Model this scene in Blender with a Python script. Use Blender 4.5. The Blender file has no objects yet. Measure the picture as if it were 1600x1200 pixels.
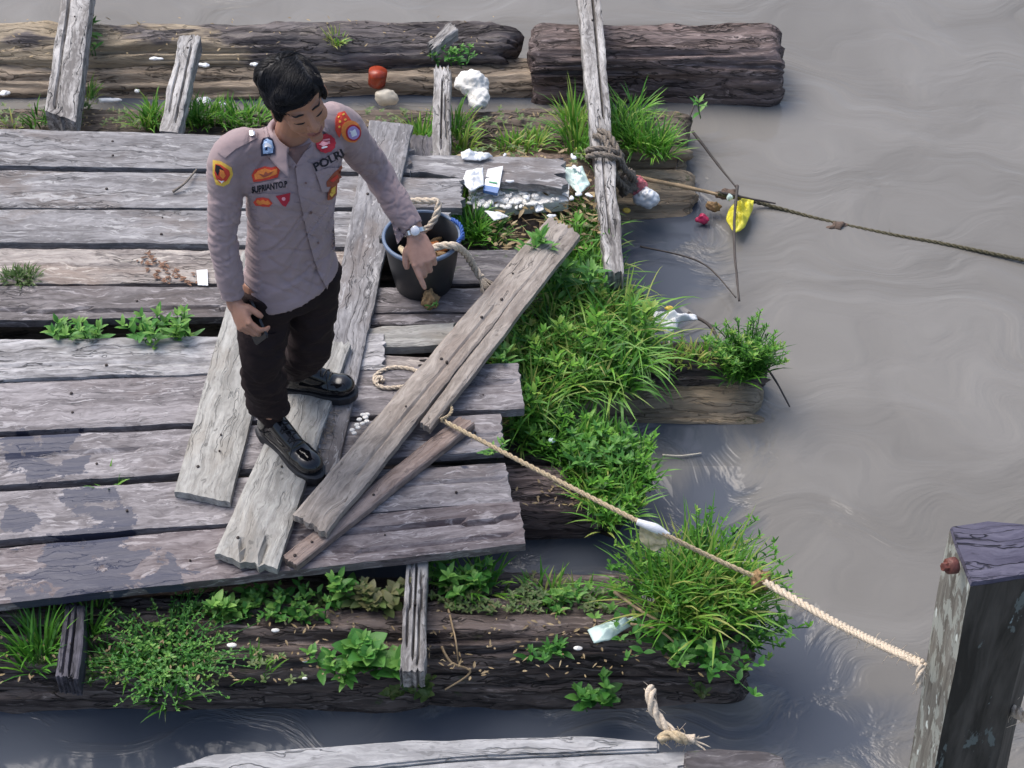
import bpy, bmesh, math, random
from mathutils import Vector, Matrix, noise
from mathutils.bvhtree import BVHTree
R = math.radians
S = bpy.context.scene
COL = S.collection
V = Vector

# ------------------------------------------------------------------ camera, world, sun
F_PX, CAM_Z = 3000.0, 5.36
cam_d = bpy.data.cameras.new('camera'); cam = bpy.data.objects.new('camera', cam_d); COL.objects.link(cam)
cam.location = (0, 0, CAM_Z); cam.rotation_euler = (R(45), 0, 0)
cam_d.sensor_width = 36; cam_d.lens = F_PX / 1600 * 36; cam_d.clip_end = 400; cam_d.clip_start = 0.1
S.camera = cam
w = bpy.data.worlds.new('World'); S.world = w; w.use_nodes = True
nt = w.node_tree; nt.nodes.clear()
sky = nt.nodes.new('ShaderNodeTexSky'); sky.sky_type = 'NISHITA'; sky.sun_disc = False
SUN_EL, SUN_AZ = 58, -48          # degrees; azimuth measured from +Y towards +X
sky.sun_elevation = R(SUN_EL); sky.sun_rotation = R(SUN_AZ)
sky.air_density = 1.0; sky.dust_density = 4.0; sky.ozone_density = 1.0
bg = nt.nodes.new('ShaderNodeBackground'); bg.inputs[1].default_value = 0.15
wo = nt.nodes.new('ShaderNodeOutputWorld')
nt.links.new(sky.outputs[0], bg.inputs[0]); nt.links.new(bg.outputs[0], wo.inputs[0])
sun_d = bpy.data.lights.new('sun', 'SUN'); sun_d.energy = 1.5; sun_d.angle = R(48); sun_d.color = (1, .97, .93)
sun = bpy.data.objects.new('sun', sun_d); COL.objects.link(sun)
el, az = R(SUN_EL), R(SUN_AZ)
sdir = V((math.sin(az)*math.cos(el), math.cos(az)*math.cos(el), math.sin(el)))
sun.rotation_euler = (-sdir).to_track_quat('-Z', 'Y').to_euler()
sun.location = (0, 0, 20)
S.view_settings.view_transform = 'Standard'; S.view_settings.look = 'None'
S.view_settings.exposure = 0.5; S.view_settings.gamma = 1
S.render.engine = 'CYCLES'

# ------------------------------------------------------------------ helpers
s2 = math.sqrt(.5)
def ray(px, py):
    x = (px-800)/F_PX; v = (600-py)/F_PX
    return V((x, s2*(1+v), -s2*(1-v)))
def W(px, py, z=0.0):
    d = ray(px, py); t = (z-CAM_Z)/d.z
    return V((d.x*t, d.y*t, z))
def WY(px, py, y):
    d = ray(px, py); t = y/d.y
    return V((d.x*t, y, CAM_Z+d.z*t))
def im(r, u, t):                      # vector from right / up / towards-viewer components
    return V((r, s2*(u-t), s2*(u+t)))
def nz(*a): return noise.noise(V(a))
def rnd(a, b): return random.uniform(a, b)

def tag(o, label=None, cat=None, group=None, kind=None):
    if label: o['label'] = label
    if cat: o['category'] = cat
    if group: o['group'] = group
    if kind: o['kind'] = kind
    return o
def empty(name, loc, rz=0):
    o = bpy.data.objects.new(name, None); o.empty_display_size = .1
    o.location = loc; o.rotation_euler = (0, 0, rz); COL.objects.link(o)
    return o
def rootm(o): return Matrix.Translation(o.location) @ o.rotation_euler.to_matrix().to_4x4()
def mesh(name, verts, faces, mat, parent=None, loc=None, smooth=True, mats=None, fmat=None, worldm=None, rz=0):
    """verts are in world space; they are brought into the parent's or the object's own frame"""
    if parent is not None:
        m = parent.get('_wm'); 
        M = rootm(parent) if m is None else Matrix([m[0:4], m[4:8], m[8:12], m[12:16]])
    else:
        if loc is None:
            xs = [v[0] for v in verts]; ys = [v[1] for v in verts]; zs = [v[2] for v in verts]
            loc = V(((min(xs)+max(xs))/2, (min(ys)+max(ys))/2, min(zs)))
        M = Matrix.Translation(loc) @ Matrix.Rotation(rz, 4, 'Z')
    Mi = M.inverted()
    me = bpy.data.meshes.new(name)
    me.from_pydata([Mi @ V(v) for v in verts], [], faces)
    for m_ in (mats or [mat]): me.materials.append(m_)
    if fmat: me.polygons.foreach_set('material_index', fmat)
    me.polygons.foreach_set('use_smooth', [smooth]*len(faces))
    me.update()
    o = bpy.data.objects.new(name, me); COL.objects.link(o)
    if parent is not None:
        o.parent = parent
        WM[o.name] = M
        o['_wm'] = [x for r_ in M for x in r_]
    else:
        o.location = loc; o.rotation_euler = (0, 0, rz)
        o['_wm'] = [x for r_ in M for x in r_]
    return o
WM = {}
def col_attr(o, name, vals):
    a = o.data.color_attributes.new(name, 'FLOAT_COLOR', 'POINT')
    flat = []
    for v in vals: flat += ([v[0], v[1], v[2], 1.0] if hasattr(v, '__len__') else [v, v, v, 1.0])
    a.data.foreach_set('color', flat)

class MB:
    def __init__(self): self.v = []; self.f = []; self.c = []; self.m = []
    def add(self, vs, fs, c=None, m=0):
        n = len(self.v); self.v += [V(a) for a in vs]; self.f += [tuple(i+n for i in f) for f in fs]
        self.m += [m]*len(fs)
        if c is not None: self.c += [c]*len(vs)
    def build(self, name, mat, parent=None, attr=None, **k):
        if len(set(self.m)) > 1: k['fmat'] = self.m
        o = mesh(name, self.v, self.f, mat, parent, **k)
        if self.c and len(self.c) == len(self.v): col_attr(o, attr or 'tint', self.c)
        return o

def catmull(P, n):
    P = [V(p) for p in P]
    if len(P) < 3:
        return [P[0].lerp(P[-1], i/n) for i in range(n+1)]
    out = []
    segs = len(P)-1
    for i in range(n+1):
        t = i/n*segs; k = min(int(t), segs-1); u = t-k
        p0 = P[max(k-1, 0)]; p1 = P[k]; p2 = P[k+1]; p3 = P[min(k+2, segs)]
        out.append(.5*((2*p1)+(p2-p0)*u+(2*p0-5*p1+4*p2-p3)*u*u+(3*p1-p0-3*p2+p3)*u**3))
    return out
def lerpl(L, t):
    x = t*(len(L)-1); k = min(int(x), len(L)-2) if len(L) > 1 else 0
    if len(L) == 1: return L[0]
    u = x-k; u = u*u*(3-2*u)
    return L[k]*(1-u)+L[k+1]*u
def tube(P, rad, n=12, seg=None, side=None, flat=1.0, flats=None, power=2.0, cap=True, wob=0):
    """tapered tube along P; rad list; side = width direction, flat = thickness ratio across it"""
    seg = seg or max(2, (len(P)-1)*6)
    Q = catmull(P, seg); vs = []; fs = []
    prev = None
    for i, q in enumerate(Q):
        t = (Q[min(i+1, seg)]-Q[max(i-1, 0)]).normalized()
        if side is not None: a = V(side)
        elif prev is not None: a = prev
        else: a = V((0, 0, 1)) if abs(t.z) < .9 else V((1, 0, 0))
        a = (a-t*a.dot(t)).normalized(); b = t.cross(a); prev = a
        r = lerpl(rad, i/seg); fl = lerpl(flats, i/seg) if flats else flat
        for k in range(n):
            th = 2*math.pi*k/n; c, s_ = math.cos(th), math.sin(th)
            c2 = math.copysign(abs(c)**(2/power), c); s3 = math.copysign(abs(s_)**(2/power), s_)
            rr = r*(1+wob*nz(q.x*20, q.y*20+k*.7, q.z*20)) if wob else r
            vs.append(q+a*c2*rr+b*s3*rr*fl)
    for i in range(seg):
        for k in range(n):
            k2 = (k+1) % n
            fs.append((i*n+k, i*n+k2, (i+1)*n+k2, (i+1)*n+k))
    if cap:
        fs.append(tuple(range(n))[::-1]); fs.append(tuple(seg*n+k for k in range(n)))
    return vs, fs
def ellipsoid(c, rx, ry, rz, Fm=None, nu=20, nv=12):
    vs = []; fs = []; c = V(c); Fm = Fm or Matrix.Identity(3)
    for j in range(nv+1):
        ph = math.pi*j/nv
        for i in range(nu):
            th = 2*math.pi*i/nu
            p = V((rx*math.sin(ph)*math.cos(th), ry*math.sin(ph)*math.sin(th), rz*math.cos(ph)))
            vs.append(c+Fm @ p)
    for j in range(nv):
        for i in range(nu):
            i2 = (i+1) % nu
            fs.append((j*nu+i, (j+1)*nu+i, (j+1)*nu+i2, j*nu+i2))
    return vs, fs
def fuse(parts, voxel, smooth=4, fac=.5):
    vs = []; fs = []
    for a, b in parts:
        n = len(vs); vs += list(a); fs += [tuple(i+n for i in f) for f in b]
    me = bpy.data.meshes.new('tmp'); me.from_pydata([tuple(v) for v in vs], [], fs)
    o = bpy.data.objects.new('tmp', me); COL.objects.link(o)
    bm = bmesh.new(); bm.from_mesh(me); bmesh.ops.remove_doubles(bm, verts=bm.verts, dist=1e-6)
    bmesh.ops.recalc_face_normals(bm, faces=bm.faces); bm.to_mesh(me); bm.free()
    m = o.modifiers.new('r', 'REMESH'); m.mode = 'VOXEL'; m.voxel_size = voxel
    if smooth:
        k = o.modifiers.new('s', 'SMOOTH'); k.iterations = smooth; k.factor = fac
    dg = bpy.context.evaluated_depsgraph_get(); dg.update()
    e = bpy.data.meshes.new_from_object(o.evaluated_get(dg))
    ov = [v.co.copy() for v in e.vertices]; of = [tuple(p.vertices) for p in e.polygons]
    on = [v.normal.copy() for v in e.vertices]
    bpy.data.objects.remove(o); bpy.data.meshes.remove(me); bpy.data.meshes.remove(e)
    return ov, of, on

# ------------------------------------------------------------------ materials
class NT:
    def __init__(self, name):
        self.m = bpy.data.materials.new(name); self.m.use_nodes = True
        self.t = self.m.node_tree; self.b = self.t.nodes['Principled BSDF']
        self.out = self.t.nodes['Material Output']
    def n(self, typ, **k):
        x = self.t.nodes.new(typ)
        for a, b in k.items(): setattr(x, a, b)
        return x
    def l(self, a, b): self.t.links.new(a, b)
    def val(self, x, y):            # put socket or value in input
        if isinstance(y, bpy.types.NodeSocket): self.l(y, x)
        else: x.default_value = y
    def math(self, op, a, b=0.0, c=0.0, clamp=False):
        x = self.n('ShaderNodeMath', operation=op, use_clamp=clamp)
        self.val(x.inputs[0], a); self.val(x.inputs[1], b); self.val(x.inputs[2], c)
        return x.outputs[0]
    def noise(self, vec, scale=1, detail=4, rough=.55, dist=0):
        x = self.n('ShaderNodeTexNoise'); x.inputs['Scale'].default_value = scale
        x.inputs['Detail'].default_value = detail; x.inputs['Roughness'].default_value = rough
        x.inputs['Distortion'].default_value = dist
        if vec is not None: self.l(vec, x.inputs['Vector'])
        return x.outputs['Fac']
    def mapr(self, v, a, b, c=0.0, d=1.0, smooth=False):
        x = self.n('ShaderNodeMapRange', interpolation_type='SMOOTHSTEP' if smooth else 'LINEAR')
        self.val(x.inputs[0], v)
        for i, q in enumerate((a, b, c, d)): x.inputs[i+1].default_value = q
        return x.outputs[0]
    def mix(self, fac, a, b, mode='MIX'):
        x = self.n('ShaderNodeMix', data_type='RGBA', blend_type=mode)
        self.val(x.inputs[0], fac)
        for i, q in ((6, a), (7, b)):
            if isinstance(q, bpy.types.NodeSocket): self.l(q, x.inputs[i])
            else: x.inputs[i].default_value = (*q, 1) if len(q) == 3 else q
        return x.outputs[2]
    def ocoord(self, rand=True, scale=(1, 1, 1)):
        tc = self.n('ShaderNodeTexCoord'); v = tc.outputs['Object']
        if rand:
            oi = self.n('ShaderNodeObjectInfo'); cm = self.n('ShaderNodeVectorMath', operation='MULTIPLY_ADD')
            self.l(oi.outputs['Random'], cm.inputs[0]); cm.inputs[1].default_value = (37, 23, 11); self.l(v, cm.inputs[2]); v = cm.outputs[0]
        mp = self.n('ShaderNodeVectorMath', operation='MULTIPLY'); self.l(v, mp.inputs[0]); mp.inputs[1].default_value = scale
        return mp.outputs[0]
    def scaled(self, v, s):
        mp = self.n('ShaderNodeVectorMath', operation='MULTIPLY'); self.l(v, mp.inputs[0]); mp.inputs[1].default_value = s
        return mp.outputs[0]
    def bump(self, h, strength=.5, dist=.01, normal=None):
        x = self.n('ShaderNodeBump'); x.inputs['Strength'].default_value = strength; x.inputs['Distance'].default_value = dist
        self.l(h, x.inputs['Height'])
        if normal is not None: self.l(normal, x.inputs['Normal'])
        return x.outputs[0]
    def base(self, c): self.val(self.b.inputs['Base Color'], c if isinstance(c, bpy.types.NodeSocket) else (*c, 1))
    def set(self, **k):
        for a, b in k.items(): self.val(self.b.inputs[a.replace('_', ' ')], b)

def plain(name, c, rough=.6, metal=0, var=.15, bump=0, scale=30, spec=.5, coat=0):
    g = NT(name); v = g.ocoord()
    n_ = g.noise(v, scale, 5)
    lo = tuple(x*(1-var) for x in c); hi = tuple(min(1, x*(1+var)) for x in c)
    g.base(g.mix(g.mapr(n_, .3, .7), lo, hi)); g.set(Roughness=rough, Metallic=metal)
    g.b.inputs['Specular IOR Level'].default_value = spec
    if coat: g.b.inputs['Coat Weight'].default_value = coat; g.b.inputs['Coat Roughness'].default_value = .05
    if bump: g.l(g.bump(n_, bump, .01), g.b.inputs['Normal'])
    return g.m

SPOTS = []
def wood(name, dark, light, stain=(.1, .08, .08), crack=.5, grain=1.0, rough=.75, stainamt=.5, wet=False, moss=0, spots=.35, bleach=None):
    g = NT(name); v = g.ocoord()
    # gentle warp so the grain wanders
    wn = g.n('ShaderNodeTexNoise'); g.l(g.scaled(v, (1.5, 2.5, 2.5)), wn.inputs['Vector']); wn.inputs['Detail'].default_value = 3
    wa = g.n('ShaderNodeVectorMath', operation='MULTIPLY_ADD'); g.l(wn.outputs['Color'], wa.inputs[0]); wa.inputs[1].default_value = (0, .07, .05); g.l(v, wa.inputs[2])
    v = wa.outputs[0]
    a = g.noise(g.scaled(v, (2.2, 26, 26)), 1, 7, .62, .4)
    b = g.noise(g.scaled(v, (7, 120, 120)), 1, 4, .6)
    big = g.noise(g.scaled(v, (2.2, 5, 5)), 1, 6, .6, .6)
    mid = g.noise(g.scaled(v, (14, 32, 32)), 1, 5, .65, .5)
    k = g.math('ADD', g.math('MULTIPLY', a, .5*grain), g.math('MULTIPLY', b, .22*grain))
    k = g.math('ADD', k, g.math('MULTIPLY', mid, .28))
    k = g.mapr(k, .41*((grain+.4)/1.4)+.02, .60*((grain+.4)/1.4)+.0)
    c = g.mix(k, dark, light)
    c = g.mix(g.math('MULTIPLY', g.mapr(big, .5, .68, 0, 1, True), stainamt), c, stain)
    if bleach:
        pale = g.noise(g.scaled(v, (5, 30, 30)), 1.3, 6, .7, .8)
        c = g.mix(g.mapr(pale, .54, .62, 0, .85, True), c, bleach)
    fl = g.noise(g.scaled(v, (9, 60, 60)), 1.2, 5, .7, .5)
    c = g.mix(g.mapr(fl, .58, .66, 0, .6), c, tuple(x*.45 for x in dark))
    sp = g.noise(g.scaled(v, (26, 40, 40)), 1, 3, .5)
    c = g.mix(g.mapr(sp, .67, .72, 0, spots), c, tuple(x*.35 for x in dark))
    # drying cracks: thin bands of a stretched noise
    cr = g.noise(g.scaled(v, (1.1, 20, 20)), 1, 3, .5, .3)
    cd = g.math('ABSOLUTE', g.math('SUBTRACT', cr, .5))
    crm = g.math('MULTIPLY', g.mapr(cd, 0.0, .012, 1, 0), crack)
    cm2 = g.noise(g.scaled(v, (1.7, 3, 3)), 1, 2)
    crm = g.math('MULTIPLY', crm, g.mapr(cm2, .45, .55))
    c = g.mix(crm, c, tuple(x*.2 for x in dark))
    if moss:
        mo = g.noise(g.scaled(v, (9, 12, 12)), 1, 6, .7)
        c = g.mix(g.mapr(mo, .62-moss*.12, .72-moss*.12, 0, .8, True), c, (.05, .09, .02))
    ro = rough
    h = g.math('ADD', g.math('MULTIPLY', a, .6), g.math('MULTIPLY', b, .3))
    h = g.math('SUBTRACT', h, g.math('MULTIPLY', crm, 1.2))
    st = 1.0
    if wet:
        ge = g.n('ShaderNodeNewGeometry'); P = ge.outputs['Position']
        acc = None
        for (ctr, rr) in SPOTS:
            d = g.n('ShaderNodeVectorMath', operation='DISTANCE'); g.l(P, d.inputs[0]); d.inputs[1].default_value = ctr
            q = g.mapr(d.outputs['Value'], 0, rr, 1, 0)
            acc = q if acc is None else g.math('MAXIMUM', acc, q)
        wn_ = g.noise(g.scaled(P, (9, 13, 9)), 1, 6, .62, .3)
        q = g.math('ADD', g.math('MULTIPLY', acc, .42), wn_)
        wm = g.mapr(q, .7, .74, 0, 1, True)
        c = g.mix(g.math('MULTIPLY', wm, .9), c, (.032, .038, .07))
        ro = g.mapr(wm, 0, 1, rough, .4)
        st = .5
    g.base(c); g.val(g.b.inputs['Roughness'], ro)
    g.b.inputs['Specular IOR Level'].default_value = .35
    g.l(g.bump(h, st, .006), g.b.inputs['Normal'])
    return g.m

for (px, py, rr) in ((40, 700, .16), (85, 690, .15), (115, 725, .1), (150, 775, .13), (180, 805, .13), (125, 890, .34), (100, 915, .3), (150, 900, .28), (255, 900, .15), (30, 810, .12), (120, 780, .12), (55, 730, .12), (160, 850, .2)):
    SPOTS.append((tuple(W(px, py, .46)), rr))
M = {}
M['grey'] = wood('grey_weathered_wood', (.14, .135, .14), (.32, .315, .325), (.16, .125, .105), .6, bleach=(.42, .415, .42))
M['grey_warm'] = wood('warm_weathered_wood', (.18, .155, .145), (.42, .38, .35), (.2, .13, .09), .6, bleach=(.52, .47, .42))
M['bleach'] = wood('bleached_wood', (.2, .195, .2), (.55, .54, .55), (.24, .22, .2), .7, grain=1.1)
M['damp'] = wood('damp_purple_wood', (.08, .07, .072), (.22, .2, .205), (.09, .068, .062), .6, rough=.6, bleach=(.33, .305, .31))
M['wet'] = wood('rain_wet_wood', (.13, .118, .125), (.32, .3, .31), (.14, .11, .105), .5, wet=True, rough=.65, bleach=(.4, .38, .39))
M['front'] = wood('damp_spotted_wood', (.095, .075, .08), (.26, .23, .235), (.1, .07, .07), .5, wet=True, rough=.6, bleach=(.36, .33, .335))
M['dark'] = wood('dark_damp_wood', (.05, .045, .05), (.15, .14, .15), (.05, .04, .04), .6, rough=.6, moss=.3, bleach=(.22, .21, .21))
M['pale'] = wood('pale_sawn_wood', (.24, .235, .22), (.46, .455, .43), (.28, .25, .21), .35, grain=.9, spots=.6)
M['tan'] = wood('tan_board_wood', (.2, .172, .15), (.41, .365, .325), (.2, .155, .13), .5, grain=1.1, spots=.6)
M['red'] = wood('reddish_board_wood', (.19, .14, .12), (.36, .29, .26), (.14, .105, .09), .3, grain=.8)
M['post'] = wood('silver_beam_wood', (.15, .14, .135), (.52, .505, .49), (.24, .22, .2), 1.0, grain=1.1, spots=.8)
M['postdark'] = wood('charcoal_beam_wood', (.025, .025, .032), (.11, .105, .13), (.03, .025, .03), 1.0)
M['jetty'] = wood('jetty_plank_wood', (.26, .26, .265), (.48, .48, .485), (.33, .3, .27), .6, grain=1.0)

def logmat(name, dark, light, pale, mud=None, moss=0):
    g = NT(name); v = g.ocoord()
    wn = g.n('ShaderNodeTexNoise'); g.l(g.scaled(v, (1.5, 3, 3)), wn.inputs['Vector'])
    wa = g.n('ShaderNodeVectorMath', operation='MULTIPLY_ADD'); g.l(wn.outputs['Color'], wa.inputs[0]); wa.inputs[1].default_value = (0, .06, .06); g.l(v, wa.inputs[2]); v = wa.outputs[0]
    a = g.noise(g.scaled(v, (1.6, 24, 24)), 1, 8, .65, .4)
    b = g.noise(g.scaled(v, (3.5, 75, 75)), 1, 6, .65)
    c = g.mix(g.mapr(a, .38, .62), dark, light)
    c = g.mix(g.mapr(b, .55, .68, 0, .75), c, pale)
    cr = g.math('ABSOLUTE', g.math('SUBTRACT', g.noise(g.scaled(v, (1.3, 14, 14)), 1, 4, .6, .5), .5))
    crm = g.mapr(cr, 0, .018, 1, 0)
    c = g.mix(g.math('MULTIPLY', crm, .8), c, tuple(x*.3 for x in dark))
    ge = g.n('ShaderNodeNewGeometry')
    if mud:
        sx = g.n('ShaderNodeSeparateXYZ'); g.l(ge.outputs['Position'], sx.inputs[0])
        mn = g.noise(g.scaled(ge.outputs['Position'], (3, 9, 9)), 1, 5, .6)
        hh = g.math('ADD', sx.outputs['Z'], g.math('MULTIPLY', mn, mud[1]))
        if len(mud) > 3:
            big = g.noise(g.scaled(ge.outputs['Position'], (2.2, 6, 3)), 1, 4, .6)
            hh = g.math('ADD', hh, g.math('MULTIPLY', g.math('ADD', sx.outputs['X'], 1.5), mud[3])); hh = g.math('ADD', hh, g.math('MULTIPLY', g.math('SUBTRACT', big, .5), .5))
        c = g.mix(g.mapr(hh, mud[2]-.03, mud[2]+.03, 1, 0, True), c, g.mix(g.mapr(b, .4, .6), tuple(x*.75 for x in mud[0]), mud[0]))
    if moss:
        mo = g.noise(g.scaled(ge.outputs['Position'], (7, 9, 9)), 1, 7, .7)
        c = g.mix(g.mapr(mo, .66-moss*.15, .74-moss*.15, 0, .75, True), c, (.045, .07, .018))
        m2 = g.noise(g.scaled(ge.outputs['Position'], (11, 13, 9)), 1.5, 7, .7)
        c = g.mix(g.mapr(m2, .6, .68, 0, .7, True), c, (.09, .065, .045))
    g.base(c); g.set(Roughness=g.mapr(a, .3, .7, .75, .5)); g.b.inputs['Specular IOR Level'].default_value = .4
    h = g.math('SUBTRACT', g.math('ADD', a, g.math('MULTIPLY', b, .5)), g.math('MULTIPLY', crm, .8))
    g.l(g.bump(h, .9, .012), g.b.inputs['Normal'])
    return g.m
M['log_dark'] = logmat('weathered_log_bark', (.045, .036, .038), (.15, .125, .13), (.32, .28, .28))
M['log_brown'] = logmat('brown_log_wood', (.055, .04, .038), (.2, .15, .14), (.42, .34, .32))
M['log_mud'] = logmat('muddy_log_wood', (.05, .042, .045), (.15, .13, .13), (.26, .23, .2), mud=((.38, .31, .22), .2, .25, .12))
M['log_earth'] = logmat('earthy_log_wood', (.05, .038, .03), (.15, .115, .09), (.28, .23, .18), mud=((.33, .26, .18), .1, .17), moss=.5)
M['log_moss'] = logmat('mossy_log_wood', (.042, .03, .027), (.15, .115, .1), (.34, .28, .25), moss=.3)
M['log_tan'] = logmat('tan_muddy_log', (.17, .135, .1), (.4, .32, .24), (.48, .4, .31))
M['log_under'] = logmat('shaded_log_wood', (.03, .025, .022), (.08, .065, .055), (.14, .11, .1), moss=.3)  # darkened wood: shade below the deck is put into the colour

def vegmat(name, cols, trans=.25, rough=.45):
    g = NT(name)
    at = g.n('ShaderNodeVertexColor', layer_name='tint')
    sep = g.n('ShaderNodeSeparateColor'); g.l(at.outputs[0], sep.inputs[0])
    cr = g.n('ShaderNodeValToRGB'); g.l(sep.outputs[0], cr.inputs[0])
    e = cr.color_ramp.elements
    e[0].position = 0; e[0].color = (*cols[0], 1); e[1].position = 1; e[1].color = (*cols[-1], 1)
    for i, c in enumerate(cols[1:-1]):
        x = cr.color_ramp.elements.new((i+1)/(len(cols)-1)); x.color = (*c, 1)
    g.base(cr.outputs[0]); g.set(Roughness=rough); g.b.inputs['Specular IOR Level'].default_value = .4
    tr = g.n('ShaderNodeBsdfTranslucent'); g.l(cr.outputs[0], tr.inputs[0])
    mx = g.n('ShaderNodeMixShader'); mx.inputs[0].default_value = trans
    g.l(g.b.outputs[0], mx.inputs[1]); g.l(tr.outputs[0], mx.inputs[2]); g.l(mx.outputs[0], g.out.inputs[0])
    return g.m
M['grass'] = vegmat('grass_blades', [(.012, .045, .008), (.035, .13, .018), (.085, .27, .03), (.17, .4, .045), (.4, .42, .12)])
M['leaf'] = vegmat('weed_leaves', [(.018, .07, .015), (.045, .17, .03), (.09, .28, .05), (.22, .42, .09)])
M['leafdull'] = vegmat('dull_leaves', [(.04, .09, .025), (.08, .15, .04), (.13, .2, .06), (.2, .2, .09)])
M['straw'] = vegmat('dry_stalks', [(.16, .11, .05), (.3, .22, .11), (.42, .33, .18)], .1)

# skin with lip / stubble tint and painted hand brightness from a vertex colour
g = NT('skin')
at = g.n('ShaderNodeVertexColor', layer_name='tone')
v = g.ocoord(False); nn = g.noise(v, 60, 5)
g.base(g.mix(g.mapr(nn, .3, .7, 0, .22), at.outputs[0], (.24, .1, .06))); g.set(Roughness=.5)
g.b.inputs['Subsurface Weight'].default_value = .08; g.b.inputs['Subsurface Radius'].default_value = (.02, .008, .004); g.b.inputs['Subsurface Scale'].default_value = .3
g.l(g.bump(g.noise(v, 260, 3), .12, .004), g.b.inputs['Normal'])
M['skin'] = g.m
def cloth(name, c, scale=900, cr=.35, rough=.85):
    g = NT(name); v = g.ocoord(False)
    n1 = g.noise(v, 9, 5, .55, .5); n2 = g.noise(v, scale, 2)
    g.base(g.mix(g.mapr(n1, .3, .7), tuple(x*.9 for x in c), tuple(x*1.1 for x in c))); g.set(Roughness=rough)
    g.b.inputs['Sheen Weight'].default_value = .12
    rid = g.noise(g.scaled(v, (8, 8, 18)), 1, 3, .45, 1.0)
    nb = g.bump(rid, cr, .02)
    g.l(g.bump(n2, .15, .001, nb), g.b.inputs['Normal'])
    return g.m
M['shirt'] = cloth('taupe_shirt_cloth', (.34, .26, .268))
M['shirt_in'] = cloth('undershirt_cloth', (.2, .12, .11))
M['trousers'] = cloth('dark_brown_trouser_cloth', (.022, .0145, .0155), cr=.5); M['trousers'].node_tree.nodes['Principled BSDF'].inputs['Sheen Weight'].default_value = 0; M['trousers'].node_tree.nodes['Principled BSDF'].inputs['Specular IOR Level'].default_value = .2
g = NT('black_hair'); v = g.ocoord(False)
g.base(g.mix(g.noise(v, 90, 3), (.004, .004, .006), (.012, .012, .016))); g.set(Roughness=.45); g.b.inputs['Specular IOR Level'].default_value = .35
M['hair'] = g.m
M['patent'] = plain('black_patent_leather', (.005, .005, .007), .16, coat=.6, spec=.35)
M['rubber'] = plain('black_sole_rubber', (.02, .02, .024), .55)
M['lace'] = plain('black_laces', (.012, .012, .014), .7)
M['black'] = plain('black_thread', (.008, .008, .014), .8)
M['navy'] = plain('navy_enamel', (.015, .018, .05), .3)
M['silver'] = plain('brushed_steel', (.75, .75, .75), .25, 1)
M['white'] = plain('white_enamel', (.75, .78, .85), .4)
M['orange'] = plain('orange_embroidery', (.75, .24, .05), .8, scale=400)
M['yellow'] = plain('yellow_embroidery', (.75, .5, .08), .8, scale=400)
M['rededge'] = plain('red_embroidery', (.62, .06, .035), .8, scale=400)
M['crimson'] = plain('crimson_embroidery', (.42, .02, .04), .8, scale=400)
M['pink'] = plain('pink_embroidery', (.75, .35, .4), .8)
M['purple'] = plain('violet_embroidery', (.4, .3, .6), .8)
M['bluepatch'] = plain('pale_blue_enamel', (.35, .5, .75), .4)
M['brownpatch'] = plain('bronze_badge', (.3, .07, .03), .5)
M['phone'] = plain('black_phone_glass', (.01, .01, .012), .12)
M['nail'] = plain('rusty_nail', (.03, .02, .017), .6)
M['rope'] = plain('jute_rope', (.5, .4, .26), .85, var=.3, bump=.6, scale=160)
M['ropegrey'] = plain('grey_old_rope', (.2, .17, .14), .9, var=.35, bump=.6, scale=160)
M['ropepale'] = plain('pale_hemp_rope', (.6, .51, .4), .85, var=.25, bump=.5, scale=160)
M['ropewet'] = plain('algae_covered_rope', (.085, .075, .04), .7, var=.4, bump=.6, scale=120)
M['bamboo'] = plain('tan_bamboo', (.32, .23, .13), .55, var=.3)
M['twig'] = plain('dark_twig', (.06, .05, .045), .7, var=.3)
M['foam'] = plain('white_foam', (.8, .79, .75), .75, var=.1, bump=.8, scale=40)
M['bagwhite'] = plain('white_plastic_film', (.78, .8, .82), .3, var=.08, bump=.4, scale=25)
M['bagpink'] = plain('pink_plastic_film', (.7, .2, .22), .35, var=.3, bump=.4, scale=25)
M['yellowfilm'] = plain('yellow_plastic_film', (.72, .66, .06), .35, var=.25, bump=.6, scale=30)
M['redlid'] = plain('rust_red_plastic', (.33, .045, .015), .3, var=.3)
M['cream'] = plain('cream_plastic', (.68, .62, .5), .4)
M['blueplastic'] = plain('blue_plastic', (.04, .14, .38), .4)
M['greenlabel'] = plain('green_label', (.03, .28, .12), .4)
M['bucket'] = plain('black_bucket_plastic', (.018, .019, .021), .42)
M['bluegrey'] = plain('faded_blue_rim', (.12, .17, .26), .4)
M['bluecloth'] = plain('blue_string', (.03, .1, .35), .6)
M['husk'] = plain('brown_husk', (.3, .19, .09), .8, var=.4, bump=.8, scale=60)
M['orangehusk'] = plain('orange_peel', (.45, .16, .05), .7, var=.4)
M['debris'] = plain('leaf_litter', (.13, .09, .07), .85, var=.6, bump=1, scale=50)
M['lavender'] = wood('slate_purple_timber', (.055, .052, .085), (.13, .125, .175), (.08, .075, .11), .9, grain=1.0)
M['boltred'] = plain('rusty_red_bolt', (.13, .04, .03), .5, var=.4, bump=.4, scale=90)
M['leafyellow'] = plain('yellow_leaf', (.6, .42, .06), .6)
M['paper'] = plain('white_paper', (.78, .79, .8), .8, var=.06)
M['mint'] = plain('pale_mint_plastic', (.62, .78, .72), .35, var=.1)
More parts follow.
